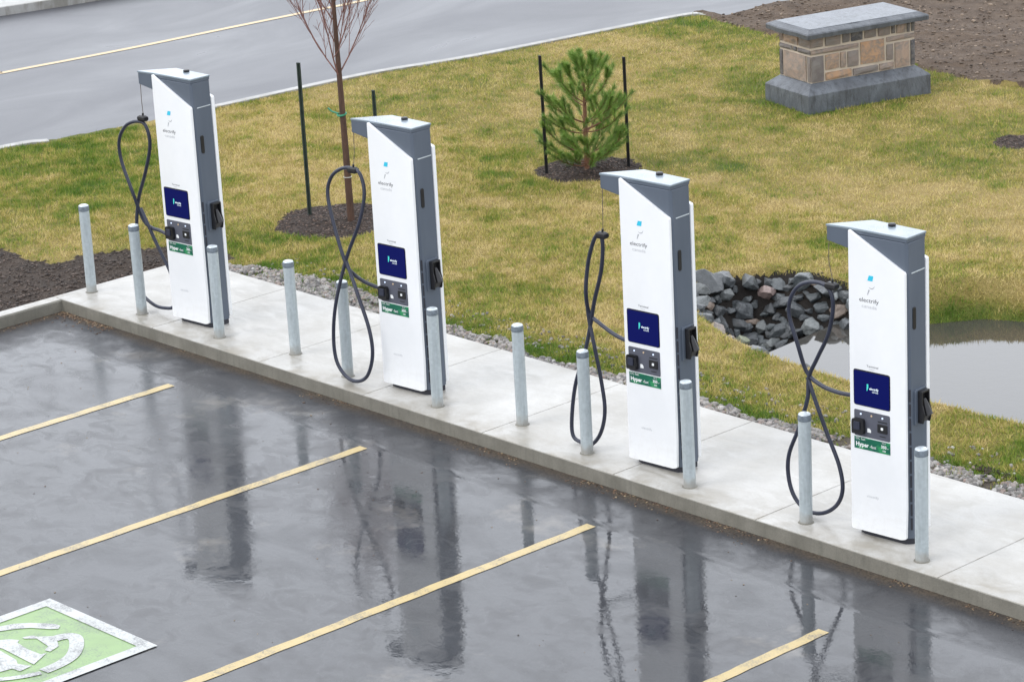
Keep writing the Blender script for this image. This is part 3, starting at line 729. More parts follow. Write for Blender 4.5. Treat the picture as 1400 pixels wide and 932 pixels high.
    m = MB(); m.prism_y(rounded([(U_(-.492), .825), (U_(-.392), .825), (U_(-.385), .84), (U_(-.385), .93), (U_(-.395), .945), (U_(-.480), .945), (U_(-.492), .93)], .012), -.036, .0)
    pg = m.build('charging_plug', M['black'], c, bevel=.006)
    m = MB(); m.prism_y(rounded([(U_(-.468), .862), (U_(-.412), .862), (U_(-.412), .925), (U_(-.468), .925)], .01), -.046, -.034); m.build('plug_grip', M['rubber'], pg, bevel=.004)
    m = MB(); m.prism_y(rounded([(U_(-.272), .862), (U_(-.184), .862), (U_(-.184), .93), (U_(-.272), .93)], .006), -.012, -.002); sk = m.build('card_reader', M['black'], c, bevel=.002, seg=1)
    m = MB(); m.prism_y(rounded([(U_(-.238), .888), (U_(-.218), .888), (U_(-.218), .908), (U_(-.238), .908)], .004), -.015, -.010); m.build('reader_symbol', M['inkwhite'], sk)
    m = MB(); m.box(U_(-.270), U_(-.186), -.0075, -.003, .944, .951); m.build('reader_mark', M['black'], sk)
    m = MB(); m.box(U_(-.255), U_(-.200), -.0075, -.003, .832, .838); m.build('reader_mark', M['black'], sk)
    for uu in (-.425, -.328, -.228):
        m = MB(); m.prism_y([(U_(uu)+.008*math.cos(a*PI/4), .979+.008*math.sin(a*PI/4)) for a in range(8)], -.008, -.003)
        m.build('indicator_lamp', M['led'] if uu != -.328 else M['amber'], c)
    m = MB(); m.prism_y([(U_(-.366), .845), (U_(-.334), .845), (U_(-.334), .862), (U_(-.346), .876), (U_(-.366), .876)], -.0075, -.003); m.build('sticker', M['inkwhite'], c)
    # green label
    m = MB(); m.prism_y([(U_(-.490), .700), (U_(-.163), .700), (U_(-.163), .792), (U_(-.490), .792)], -.003, .003); g = m.build('rating_label', M['green'], r)
    text_mesh('Hyper', .118, M['inkwhite'], 'label_text', g, U_(-.474), -.0042, .722, .03)
    text_mesh('-fast', .058, M['inkwhite'], 'label_text', g, U_(-.348), -.0042, .722, .0)
    text_mesh('350', .048, M['inkwhite'], 'label_text', g, U_(-.244), -.0042, .742, .03)
    text_mesh('kW', .018, M['inkwhite'], 'label_text', g, U_(-.192), -.0042, .742, .0)
    text_mesh('up to', .035, M['inkwhite'], 'label_text', g, U_(-.235), -.0042, .779, .0)
    text_mesh('CCS', .03, M['inkwhite'], 'label_text', g, U_(-.232), -.0042, .716, .04)
    text_mesh('DC fast', .085, M['inkwhite'], 'label_text', g, U_(-.474), -.0042, .772, .0)
    # printed logo on the front
    m = MB(); m.prism_y([(U_(-.352), 2.028), (U_(-.306), 2.028), (U_(-.298), 2.068), (U_(-.338), 2.068)], -.0012, .001); m.build('logo_square', M['cyan'], r)
    m = MB()
    for q in range(9):
        a0 = -2.5+q*.27; a1 = a0+.27; cx, cz = U_(-.316), 1.995; rr = .028
        wd = .006*math.sin(PI*(q+.5)/9)+.001
        m.prism_y([(cx+math.cos(a0)*(rr-wd), cz+math.sin(a0)*(rr-wd)), (cx+math.cos(a0)*rr, cz+math.sin(a0)*rr), (cx+math.cos(a1)*rr, cz+math.sin(a1)*rr), (cx+math.cos(a1)*(rr-wd), cz+math.sin(a1)*(rr-wd))], -.0012, .001)
    m.build('logo_arc', M['txtgrey'], r)
    m = MB(); m.prism_y([(U_(-.356), 1.918), (U_(-.350), 1.918), (U_(-.330), 1.958), (U_(-.344), 1.958)], -.0012, .001); m.build('logo_stroke', M['txtgrey'], r)
    text_mesh('electrify', .176, M['txtdark'], 'brand_text', r, U_(-.428), -.0012, 1.860, .0, .042)
    text_mesh('canada', .136, M['txtpale'], 'brand_text', r, U_(-.406), -.0012, 1.815, .0, .026)
    text_mesh('Terminal', .105, M['txtdark'], 'panel_text', r, U_(-.370), -.0012, 1.357, .0, .016)
    text_mesh('station', .045, M['txtpale'], 'panel_text', r, U_(-.346), -.0012, 1.338, .0)
    text_mesh('electrify', .11, M['txtpale'], 'panel_text', r, U_(-.384), -.0012, .323, .0, .026)
    # holster on the side
    h = [(.082, .945), (.082, 1.205), (.094, 1.218), (.215, 1.218), (.225, 1.205), (.225, .97), (.20, .945)]
    m = MB(); m.loft([[(U_(uu), a, b) for a, b in h] for uu in (-.01, .010)]); hb = m.build('holster_bracket', M['grey'], r, bevel=.004)
    m = MB()
    m.loft([[(U_(uu), .112, z), (U_(uu), .124, z), (U_(uu2), .124, z), (U_(uu2), .112, z)] for uu, uu2, z in ((.0095, .055, .955), (.0095, .072, 1.03), (.0095, .052, 1.10), (.0095, .050, 1.205))])
    m.loft([[(U_(uu), .200, z), (U_(uu), .212, z), (U_(uu2), .212, z), (U_(uu2), .200, z)] for uu, uu2, z in ((.0095, .055, .955), (.0095, .072, 1.03), (.0095, .052, 1.10), (.0095, .050, 1.205))])
    m.box(U_(.0095), U_(.051), .1245, .1995, 1.190, 1.206); m.box(U_(.0095), U_(.014), .1245, .1995, .985, 1.184)
    m.loft([[(U_(.0145), .1245, .967), (U_(.0145), .1995, .967), (U_(.045), .1995, .967), (U_(.045), .1245, .967)], [(U_(.0145), .1245, 1.03), (U_(.0145), .1995, 1.03), (U_(.078), .1995, 1.035), (U_(.078), .1245, 1.035)]])
    m.build('holster_cup', M['black'], hb, bevel=.003, seg=1)
    m = MB(); m.tube([(U_(.03), .162, 1.14), (U_(.045), .162, 1.10), (U_(.060), .162, 1.06), (U_(.078), .162, 1.02)], [.016, .024, .028, .032], 10); m.build('second_plug', M['black'], hb, smooth=40)
    # base plinth in a dark colour that paints the shadow under the panel
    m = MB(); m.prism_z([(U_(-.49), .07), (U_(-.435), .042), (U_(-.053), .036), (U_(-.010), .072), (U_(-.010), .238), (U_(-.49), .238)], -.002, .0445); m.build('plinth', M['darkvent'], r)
    return r
CX = [1.9729, 5.0807, 8.1535, 10.5707]; CY = [.3314, .3297, .3414, .33]; ROT = .095
def place(i):
    c, s = math.cos(ROT), math.sin(ROT); return (CX[i]-UO*c, CY[i]-UO*s, 0)
CABLE = [
 [(-0.50, 0.12, 0.79), (-0.611, 0.12, 0.798), (-0.752, 0.12, 0.827), (-0.864, 0.12, 0.839), (-0.971, 0.12, 0.903), (-1.014, 0.055, 1.187), (-1.133, 0.057, 1.472), (-1.121, 0.044, 1.676), (-0.993, 0.034, 1.837), (-0.824, 0.03, 1.902), (-0.706, 0.032, 1.874), (-0.682, 0.043, 1.692), (-0.803, 0.061, 1.409), (-0.979, 0.098, 1.124), (-1.034, 0.092, 0.9), (-1.069, 0.105, 0.674), (-1.133, 0.105, 0.371), (-1.097, 0.105, 0.17), (-0.921, 0.105, 0.066), (-0.755, 0.105, 0.058), (-0.624, 0.105, 0.102), (-0.58, 0.105, 0.277), (-0.64, 0.105, 0.45), (-0.786, 0.105, 0.681), (-0.882, 0.094, 0.879), (-0.97, .10, 1.02)],
 [(-0.50, 0.12, 0.84), (-0.615, 0.12, 0.86), (-0.742, 0.07, 0.906), (-0.83, 0.02, 0.979), (-0.856, -0.05, 1.106), (-0.994, -0.025, 1.432), (-1.071, 0.004, 1.68), (-1.028, 0.022, 1.834), (-0.91, 0.03, 1.921), (-0.782, 0.03, 1.945), (-0.678, 0.03, 1.907), (-0.623, 0.012, 1.742), (-0.68, -0.019, 1.478), (-0.846, -0.038, 1.145), (-0.947, -0.103, 0.756), (-1.008, -0.11, 0.442), (-0.997, -0.11, 0.191), (-0.882, -0.11, 0.055), (-0.737, -0.11, 0.041), (-0.611, -0.11, 0.125), (-0.535, -0.11, 0.325), (-0.555, -0.11, 0.555), (-0.676, -0.095, 0.832), (-0.80, -0.053, 1.018), (-0.875, -0.038, 1.149)],
 [(-0.50, 0.1, 1.0), (-0.582, 0.1, 1.003), (-0.72, 0.1, 1.034), (-0.872, 0.1, 1.101), (-0.977, 0.1, 1.17), (-0.957, 0.044, 1.363), (-0.923, 0.048, 1.614), (-0.837, 0.035, 1.826), (-0.769, 0.031, 1.886), (-0.748, 0.036, 1.797), (-0.788, 0.05, 1.573), (-0.905, 0.088, 1.298), (-0.966, 0.1, 1.097), (-1.041, 0.097, 0.834), (-1.17, 0.105, 0.523), (-1.228, 0.105, 0.224), (-1.223, 0.105, 0.061), (-1.131, 0.105, 0.022), (-1.017, 0.105, 0.03), (-0.913, 0.105, 0.158), (-0.862, 0.105, 0.359), (-0.888, 0.105, 0.607), (-0.937, 0.091, 0.917), (-0.982, 0.1, 1.095), (-0.991, 0.093, 1.22)],
 [(-0.50, 0.1, 1.07), (-0.573, 0.1, 1.067), (-0.716, 0.1, 1.064), (-0.873, 0.1, 1.092), (-1.002, 0.1, 1.174), (-1.056, 0.061, 1.402), (-1.117, 0.047, 1.622), (-1.093, 0.039, 1.756), (-1.017, 0.032, 1.862), (-0.918, 0.03, 1.913), (-0.802, 0.03, 1.927), (-0.722, 0.031, 1.888), (-0.697, 0.038, 1.765), (-0.753, 0.053, 1.54), (-0.885, 0.087, 1.316), (-0.98, 0.098, 1.138), (-0.992, 0.089, 0.962), (-1.094, 0.105, 0.7), (-1.192, 0.105, 0.471), (-1.204, 0.105, 0.288), (-1.152, 0.105, 0.13), (-1.034, 0.105, 0.04), (-0.88, 0.105, 0.05), (-0.745, 0.105, 0.145), (-0.687, 0.105, 0.289), (-0.718, 0.105, 0.479), (-0.829, 0.104, 0.723), (-0.922, 0.088, 0.975), (-0.994, 0.098, 1.135)]]
CLAMP = [(-.735, 1.945), (-.76, 1.935), (-.745, 1.885), (-.70, 1.925)]
LAB = ['white charging station farthest left, its cable loop hanging in front of the road edge',
       'white charging station beside the bare young tree, cable loop hanging in front of its bollard',
       'white charging station below the small pine, with the narrow pinched cable loop',
       'white charging station nearest the pond, its wide cable loop hanging against the rocks']
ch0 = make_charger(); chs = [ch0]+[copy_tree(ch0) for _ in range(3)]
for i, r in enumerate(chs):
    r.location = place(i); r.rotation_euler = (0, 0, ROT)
    tag(r, LAB[i], 'charging station', 'charging stations in a row on the concrete pavement')
    m = MB(); m.tube([(U_(a), b, c) for a, b, c in catmull(CABLE[i], 8)], .0165, 10); cb = m.build('charging_cable', M['rubber'], r, smooth=60)
    cu, cz = CLAMP[i]
    m = MB(); m.tube([(U_(-.712), .022, 2.28), (U_(-.72), .024, 2.12), (U_(cu+.012), .03, cz+.03)], .0032, 6); m.build('hanging_wire', M['wire'], r)
    m = MB()
    m.loft([[(U_(cu)+a*sx, .03+b*sx, cz+z) for a, b in ((-.05, -.026), (.045, -.026), (.05, .026), (-.05, .026))] for z, sx in ((-.03, .8), (-.012, 1.05), (.012, 1.0), (.026, .55))])
    m.tube([(U_(cu)+.005, .03, cz+.02), (U_(cu)+.010, .03, cz+.05)], .010, 8)
    m.build('cable_clamp', M['black'], r, bevel=.006)

# ------------------------------------------------------------------ bollards
BX = [.02, 1.028, 2.229, 3.193, 4.077, 5.33, 6.254, 7.196, 8.396, 9.63, 10.813]
BY = [.343, .22, .236, .371, .261, .228, .373, .228, .206, .219, .188]
BL = ['galvanised steel bollard at the left corner of the pavement, farthest from the stations',
      'galvanised steel bollard in front of the cable loop of the farthest left station',
      'galvanised steel bollard before the grey side of the farthest left station',
      'galvanised steel bollard with a stained foot, alone between the first two stations',
      'galvanised steel bollard standing behind the cable loop of the station by the bare tree',
      'galvanised steel bollard before the grey side of the station by the bare tree',
      'galvanised steel bollard standing alone between the second and third stations from the left',
      'galvanised steel bollard inside the narrow cable loop of the station below the pine',
      'galvanised steel bollard before the grey side of the station below the pine',
      'galvanised steel bollard crossing the wide cable loop of the station nearest the pond',
      'galvanised steel bollard nearest the camera, before the grey side of the station by the pond']
def make_bollard():
    r = empty('bollard')
    m = MB(); m.lathe([(.0505, -.002), (.0505, .83)], 28); m.build('post', M['galv'], r, smooth=40)
    m = MB(); m.lathe([(.0505, .83), (.0525, .832), (.0525, .868), (.049, .879)], 28); m.build('cap_band', M['galvcap'], r, smooth=40)
    m = MB(); m.lathe([(.0485, .8785), (.044, .886), (.03, .892), (.006, .895)], 28); m.build('cap', M['galvtop'], r, smooth=50)
    m = MB(); m.lathe([(.064, -.001), (.060, .004), (.0500, .006)], 24); m.build('grout_ring', M['conc_face'], r, smooth=50)
    return r
b0 = make_bollard()
lean = [(.0, .0)]*11
for i, (bx, by) in enumerate(zip(BX, BY)):
    b = b0 if i == 0 else copy_tree(b0)
    b.location = (bx, by, 0); b.rotation_euler = (random.uniform(-.006, .006), random.uniform(-.006, .006), random.uniform(0, 6))
    tag(b, BL[i], 'bollard', 'steel bollards on the concrete pavement')

# ------------------------------------------------------------------ monument
def monument():
    e2 = Vector((.232, .973)).normalized(); ang = math.atan2(e2.y, e2.x)-PI/2
    zb = ZL
    r = empty('stone_monument', (.793, 10.039, 0), ang)   # local: +y long side, -x short side
    L, W = 1.79, .925
    # base with sloping shoulder
    m = MB(); def_ = [(.0, .0, zb-.25), (.0, .0, zb+.225), (.0, .0, 0)]
    def ring(o, z): return [(-o, o, z), (-o, L-o, z), (-W+o, L-o, z), (-W+o, o, z)]
    m.loft([ring(-.004, zb-.25), ring(0, zb+.235), ring(.012, zb+.25), ring(.13, zb+.345), ring(.14, zb+.345)])
    m.build('base', M['basestone'], r, bevel=.006)
    o = .135
    m = MB(); m.loft([ring(o+.004, zb+.3), ring(o+.004, .895)]); body = m.build('body', M['mortar'], r)
    # ashlar stones
    Z0, Z1 = zb+.352, .885; H = Z1-Z0
    F = [(0, .12, 0, .26, .3), (.135, .285, 0, .27, .25), (.30, .37, 0, .26, .2), (.38, .495, .0, .26, .05), (.51, .625, 0, .25, .3), (.64, .76, 0, .26, .3), (.77, .81, 0, .25, .2), (.82, .91, 0, .26, .5), (.92, .955, .0, .27, .05), (.965, 1., 0, .27, 0.),
         (.0, .455, .30, .41, .42), (.72, 1., .29, .41, .45), (.0, .12, .44, 1, .25), (.135, .265, .44, .78, .65), (.275, .335, .44, .78, .55), (.345, .455, .45, .80, .3), (.47, .705, .30, .80, .78),
         (.72, .79, .45, .80, .3), (.80, .945, .44, 1., .6), (.955, 1., .44, 1., .05), (.135, .385, .82, 1, .84), (.395, .64, .84, 1, .25), (.65, .79, .84, 1, .5)]
    G = [(.0, .12, 0, .26, .4), (.14, .60, 0, .27, .7), (.62, 1., 0, .27, .35), (0, .42, .30, .41, .15), (.44, .56, .30, .41, .0), (.58, 1., .30, .41, .15), (0., .10, .44, 1., .02), (.12, .86, .44, 1., .45), (.88, 1., .44, 1., .2)]
    V = []; FF = []; T = []
    def stone(fr, a0, a1, h0, h1, t, long=True):
        g = .011; span = (L-2*o) if long else (W-2*o)
        a0 = a0*span+g/2; a1 = a1*span-g/2; z1 = Z1-h0*H-g/2; z0 = Z1-h1*H+g/2; d = .012+random.random()*.012
        def P(a, z, q):
            if fr == 0: return (-o+q, o+a, z)
            if fr == 1: return (-W+o+(W-2*o-a)*0+a, o-q, z)
            if fr == 2: return (-W+o-q, o+a, z)
            return (-o-a, L-o+q, z)
        n = len(V); nn = 3; 
        ga = np.linspace(a0, a1, nn+1); gz = np.linspace(z0, z1, nn+1)
        for i, a in enumerate(ga):
            for j, z in enumerate(gz):
                edge = i in (0, nn) or j in (0, nn); ja = 0 if not edge else random.uniform(-.003, .003)
                V.append(P(a+ja, z+ja, (d*.35 if edge else d)+random.uniform(-.003, .004)))
        for i in range(nn):
            for j in range(nn):
                q = n+i*(nn+1)+j; FF.append((q, q+nn+1, q+nn+2, q+1))
        T.extend([min(1, max(0, t+random.uniform(-.08, .08)))]*((nn+1)**2))
        # skirt
        k = len(V)
        for (a, z) in ((a0, z0), (a1, z0), (a1, z1), (a0, z1)): V.append(P(a, z, -.006)); T.append(t)
        cs = [n, n+nn*(nn+1), n+nn*(nn+1)+nn, n+nn]
        for q in range(4): FF.append((cs[q], k+q, k+(q+1) % 4, cs[(q+1) % 4]))
    for s in F: stone(0, *s)
    for s in G: stone(1, *s, long=False)
    for s in F: stone(2, *s)
    for s in G: stone(3, *s, long=False)
    me = bpy.data.meshes.new('ashlar_stones'); me.from_pydata(V, [], FF); a = me.attributes.new('tint', 'FLOAT', 'POINT'); a.data.foreach_set('value', np.array(T, dtype=np.float32))
    bm = bmesh.new(); bm.from_mesh(me); bmesh.ops.recalc_face_normals(bm, faces=bm.faces); bm.to_mesh(me); bm.free()
    me.materials.append(M['stones']); so = bpy.data.objects.new('ashlar_stones', me); link(so, body)
    c = -.0
    def cring(o_, z, n=14):
        c4 = ring(o_, z); out = []
        for i in range(4):
            a, b = Vector(c4[i]), Vector(c4[(i+1) % 4])
            for k in range(n if i % 2 == 0 else 7):
                t = k/(n if i % 2 == 0 else 7); p = a.lerp(b, t); out.append(p)
        return out
    random.seed(3); base = cring(.02, 0); jit = [random.uniform(-.007, .007) for _ in base]
    def jr(o_, z):
        out = []
        for p, j in zip(cring(o_, z), jit):
            out.append((p.x+j*(1 if abs(p.x+W/2) > .3 else .3), p.y+j*.6, p.z+j*.5))
        return out
    m = MB(); m.loft([jr(.055, .872), jr(.015, .876), jr(.012, .925), jr(.022, .94), jr(.095, .972)]); cap = m.build('cap_slab', M['capstone'], r)
    m = MB(); m.prism_z([(p[0], p[1]) for p in ring(.10, 0)], .968, .977); m.build('cap_top', M['captop'], cap, bevel=.004, seg=1)
    tag(r, 'low stone monument with dark cap slab, tan block body and dark base on the lawn', 'monument')
monument()

# ------------------------------------------------------------------ stakes
def stake(name, x, y, top, lean_, mat, r_, label, group):
    z = float(height(np.array([x]), np.array([y]))[0])
    m = MB(); h = top-z
    for q in range(3):
        a = q*2*PI/3+.4; pl = []
    m.loft([[(dx*r_+lean_[0]*f, dy*r_+lean_[1]*f, -.05+f*(h+.05)) for dx, dy in ((-1, -.3), (-.3, -.3), (-.3, -1), (.3, -1), (.3, -.3), (1, -.3), (1, .3), (-1, .3))] for f in (0, .5, 1)])
    o = m.build(name, mat, None, loc=(x, y, z)); tag(o, label, 'stake', group); return o
stake('tree_stake', -.46, 3.49, 1.66, (-.0, .0), M['tstake'], .024, 'tall dark green stake on the left of the bare young tree', 'stakes beside the bare tree')
stake('tree_stake', -.02, 4.13, 1.30, (-.02, .0), M['tstake'], .022, 'shorter dark green stake behind the bare young tree, rising over the station roof', 'stakes beside the bare tree')
stake('tree_stake', .24, 6.30, 1.31, (-.02, .0), M['bstake'], .020, 'black stake on the left of the small pine', 'stakes beside the pine')
stake('tree_stake', .75, 7.08, 1.22, (-.01, .0), M['bstake'], .020, 'black stake on the right of the small pine', 'stakes beside the pine')

# ------------------------------------------------------------------ bare young tree
def bare_tree():
    random.seed(21)
    x, y = .12, 3.58; z0 = float(height(np.array([x]), np.array([y]))[0])
    r = empty('bare_tree', (x, y, z0))
    tr = [(0, 0, -.05), (-.005, 0, .5), (-.012, .0, 1.0), (-.022, .0, 1.5), (-.030, .0, 1.9), (-.035, 0, 2.4), (-.03, 0, 2.9), (-.02, 0, 3.4), (-.02, 0, 3.8)]
    m = MB(); m.tube(catmull(tr, 4), [.040-.030*min(1, i/32) for i in range(33)], 10); t = m.build('trunk', M['bark'], r, smooth=50)
    m = MB()
    def branch(p, d, L, rad, lvl):
        pts = [p]; n = 6 if lvl < 2 else 4; q = Vector(p); d = Vector(d).normalized()
        for i in range(n):
            d = (d+Vector((random.uniform(-.10, .10), random.uniform(-.10, .10), .16 if lvl < 2 else .05))).normalized(); q = q+d*L/n; pts.append(q.copy())
        m.tube(pts, [max(rad*(1-.75*i/n), .0018) for i in range(n+1)], 5 if lvl < 2 else 4)
        if lvl < 3:
            k = {0: 7, 1: 5, 2: 2}[lvl]
            for j in range(k):
                i = random.randint(1, n-1) if lvl else 1+j % (n-1); b = pts[i]; a = random.uniform(0, 2*PI)
                s = Vector((math.cos(a), math.sin(a), 0)); nd = d*1.0+s*random.uniform(.3, .75)
                branch(b, nd, L*random.uniform(.35, .6), rad*.5, lvl+1)
    k = 0
    # three leading limbs seen from the camera plus others all round
    for (z, az, sp, L, rad) in [(1.55, 3.9, .62, 1.25, .016), (1.56, .75, .52, 1.25, .017), (1.52, 5.2, .40, 1.5, .017), (1.75, 2.2, .5, 1.2, .014), (1.85, 3.6, .35, 1.3, .014), (1.8, .3, .35, 1.3, .014),
                              (2.0, 1.5, .5, 1.1, .013), (2.1, 4.6, .5, 1.1, .012), (2.2, 3.4, .5, 1.0, .012), (2.3, .5, .5, 1.0, .012), (2.5, 2.6, .5, .9, .01), (2.6, 5.6, .5, .9, .01), (2.8, 1.1, .45, .8, .009), (2.9, 3.9, .45, .8, .009), (3.1, .2, .4, .6, .008), (3.2, 2.8, .4, .6, .008)]:
        branch((-.028, 0, z), (math.cos(az)*sp, math.sin(az)*sp, .8), L*1.08, rad*.52, 0)
    m.build('crown', M['twig'], r)
    m = MB(); m.tube([(-.03+.045*math.cos(a), .045*math.sin(a), 1.14+.01*math.sin(a)) for a in np.linspace(0, 2*PI, 12)], .011, 6); m.tube([(-.06, -.02, 1.145), (-.13, -.05, 1.165), (-.165, -.07, 1.20)], .009, 6)
    m.build('tree_tie', M['tie'], r)
    m = MB(); m.tube([(-.006+.042*math.cos(a), .042*math.sin(a), .47) for a in np.linspace(0, 2*PI, 12)], .004, 5); m.build('string', M['string'], t)
    tag(r, 'leafless young tree with upright reddish twigs and a green tie on its trunk', 'tree')
    m = MB(); bm = m.bm; bmesh.ops.create_icosphere(bm, subdivisions=2, radius=.035)
    for v in bm.verts: v.co *= random.uniform(.7, 1.2)
    return r
bare_tree()

# ------------------------------------------------------------------ small pine
def pine():
    random.seed(5); x, y = .56, 6.62; z0 = float(height(np.array([x]), np.array([y]))[0])
    r = empty('small_pine', (x, y, z0))
    m = MB(); m.tube([(0, 0, -.05), (.0, 0, .4), (.005, 0, .8), (.0, 0, 1.15), (0, 0, 1.27)], [.030, .026, .018, .010, .006], 9); tr = m.build('trunk', M['pinebark'], r, smooth=50)
    mb = MB(); shoots = []
    def limb(z, az, L, rise, rad):
        pts = [Vector((0, 0, z))]; d = Vector((math.cos(az), math.sin(az), rise)).normalized(); n = 6
        for i in range(n):
            d = (d+Vector((random.uniform(-.06, .06), random.uniform(-.06, .06), .13))).normalized(); pts.append(pts[-1]+d*L/n)
        mb.tube(pts, [rad*(1-.7*i/n) for i in range(n+1)], 5)
        for i in range(2, n): shoots.append((pts[i], pts[i+1], .8))
        shoots.append((pts[-1], pts[-1]+d*.07, 1.25))
        for j in range(3 if L > .3 else 1):
            i = random.randint(2, n-1); a = random.choice((-1, 1))*random.uniform(.6, 1.0); dd = Vector((d.x*math.cos(a)-d.y*math.sin(a), d.x*math.sin(a)+d.y*math.cos(a), d.z+.1)).normalized()
            q = pts[i]; l2 = L*random.uniform(.28, .42); e = q+dd*l2; mb.tube([q, q+dd*l2*.5, e], [rad*.5, rad*.4, rad*.25], 4); shoots.append((q+dd*l2*.35, e, 1.)); shoots.append((e, e+dd*.05, 1.2))
    for z, n, L, rise in ((.06, 9, .46, .0), (.16, 7, .50, .10), (.42, 6, .56, .06), (.52, 6, .52, .2), (.72, 5, .46, .40), (.84, 4, .38, .75), (1.04, 4, .22, 1.6)):
        o = random.uniform(0, 6)
        for k in range(n): limb(z+random.uniform(-.03, .03), o+k*2*PI/n+random.uniform(-.3, .3), L*random.uniform(.75, 1.15), rise*random.uniform(.6, 1.5), .010*(1-z*.45))
    limb(.44, .78, .62, .25, .012)
    shoots.append((Vector((0, 0, .8)), Vector((0, 0, 1.0)), .4)); shoots.append((Vector((0, 0, 1.0)), Vector((0, 0, 1.27)), .55))
    mb.build('branches', M['pinebark'], r)
    V = []; T = []
    for a, b, dens in shoots:
        d = (b-a); L = d.length; d = d.normalized(); u = d.orthogonal().normalized(); w = d.cross(u)
        tone = random.random()
        for k in range(int(50*dens+L*560)):
            t = random.random(); p = a+(b-a)*t; an = random.uniform(0, 2*PI); s = random.uniform(.45, 1.0)
            nd = (d*random.uniform(.5, 1.1)+(u*math.cos(an)+w*math.sin(an))*s).normalized(); l = random.uniform(.05, .095); q = p+nd*l
            sd = nd.orthogonal().normalized()*.0016
            V += [p-sd, p+sd, q]; tt = min(1, max(0, .25+.45*tone*.8+random.gauss(.05, .16))); T += [tt*.75, tt*.75, tt]
    V = np.array([v[:] for v in V]); np_mesh('needles', V, np.arange(len(V)).reshape(-1, 3), M['needle'], r, attr={'tint': np.array(T)})
    tag(r, 'small bushy green pine between two black stakes on the lawn', 'pine tree')
pine()

# ------------------------------------------------------------------ riprap rocks
def rock_mesh(seed, k=18):
    rr = random.Random(seed); bm = bmesh.new(); sx, sy, sz = rr.uniform(.9, 1.4), rr.uniform(.6, 1.), rr.uniform(.42, .75)
    for _ in range(k):
        v = Vector((rr.gauss(0, 1), rr.gauss(0, 1), rr.gauss(0, 1))).normalized()*rr.uniform(.85, 1.05)
        bm.verts.new((v.x*sx, v.y*sy, v.z*sz))
    bmesh.ops.convex_hull(bm, input=bm.verts)
    for g in [e for e in bm.verts if not e.link_faces]: bm.verts.remove(g)
    bmesh.ops.bevel(bm, geom=list(bm.edges), offset=.04, segments=1, affect='EDGES', clamp_overlap=True)
    bmesh.ops.triangulate(bm, faces=bm.faces)
    for _ in range(2): bmesh.ops.subdivide_edges(bm, edges=[e for e in bm.edges if e.calc_length() > .22], cuts=1, use_grid_fill=True); bmesh.ops.triangulate(bm, faces=[f for f in bm.faces if len(f.verts) > 3])
    bm.normal_update()
    for v in bm.verts:
        p = v.co*3+Vector((seed, 0, 0)); v.co += v.normal*(.055*noise.noise(p)+.03*noise.noise(p*2.7))
    me = bpy.data.meshes.new('riprap_rock'); bm.to_mesh(me); bm.free(); return me
RM = [rock_mesh(100+i, 12+i % 9) for i in range(16)]
RK = {'rock_grey': 'grey angular rock in the riprap pile at the head of the pond', 'rock_dark': 'very dark angular rock wedged in the riprap pile at the head of the pond',
      'rock_pale': 'pale grey angular rock in the riprap pile at the head of the pond', 'rock_brown': 'rusty brown rock in the riprap pile at the head of the pond',
      'rock_pink': 'pinkish brown rock in the riprap pile at the head of the pond'}
def rocks():
    rr = random.Random(9); pts = []
    special = [(4.80, 4.95, .11, 'rock_pink'), (5.15, 5.16, .15, 'rock_grey'), (5.40, 3.62, .14, 'rock_brown'), (5.72, 3.46, .12, 'rock_brown'), (6.0, 3.36, .14, 'rock_brown')]
    for x, y, s, mt in special: pts.append((x, y, s, mt))
    tries = 0
    while tries < 16000 and len(pts) < 296:
        tries += 1; x = rr.uniform(4.3, 7.05); y = rr.uniform(3.15, 5.4)
        if not bool(inpoly(np.array([x]), np.array([y]), ROCKP)[0]): continue
        s = rr.choice((.13, .15, .17)) if tries < 250 else rr.choice((.095, .11, .125)) if tries < 3000 else rr.uniform(.055, .08)
        if all((x-a)**2+(y-b)**2 > ((.60 if tries < 3500 else .50)*(s+c))**2 for a, b, c, _ in pts):
            mt = rr.choices(['rock_grey', 'rock_dark', 'rock_pale', 'rock_brown', 'rock_pink'], [46, 42, 7, 5, 0])[0]
            pts.append((x, y, s, mt))
    for i, (x, y, s, mt) in enumerate(pts):
        me = RM[rr.randrange(16)]
        if not any(mm == M[mt] for mm in me.materials):
            pass
        me = me.copy(); me.name = 'riprap_rock'; me.materials.append(M[mt])
        o = bpy.data.objects.new('riprap_rock', me); link(o)
        z = float(height(np.array([x]), np.array([y]))[0])
        o.location = (x, y, z+s*(.04 if s > .09 else -.05)); o.scale = (s*1.12, s*1.12, s*1.12)
        o.rotation_euler = (rr.uniform(-.45, .55), rr.uniform(-.4, .4), rr.uniform(0, 2*PI))
        tag(o, RK[mt], 'rock', mt.replace('rock_', '')+' rocks of the riprap pile')
    me = RM[3].copy(); me.materials.append(M['rock_green']); o = bpy.data.objects.new('riprap_rock', me); link(o); x, y = 5.02, 4.34
    o.location = (x, y, float(height(np.array([x]), np.array([y]))[0])+.09); o.scale = (.095, .095, .09); o.rotation_euler = (.3, .2, 1.)
    tag(o, 'rounded pale yellow green rock near the left of the riprap pile', 'rock')
rocks()

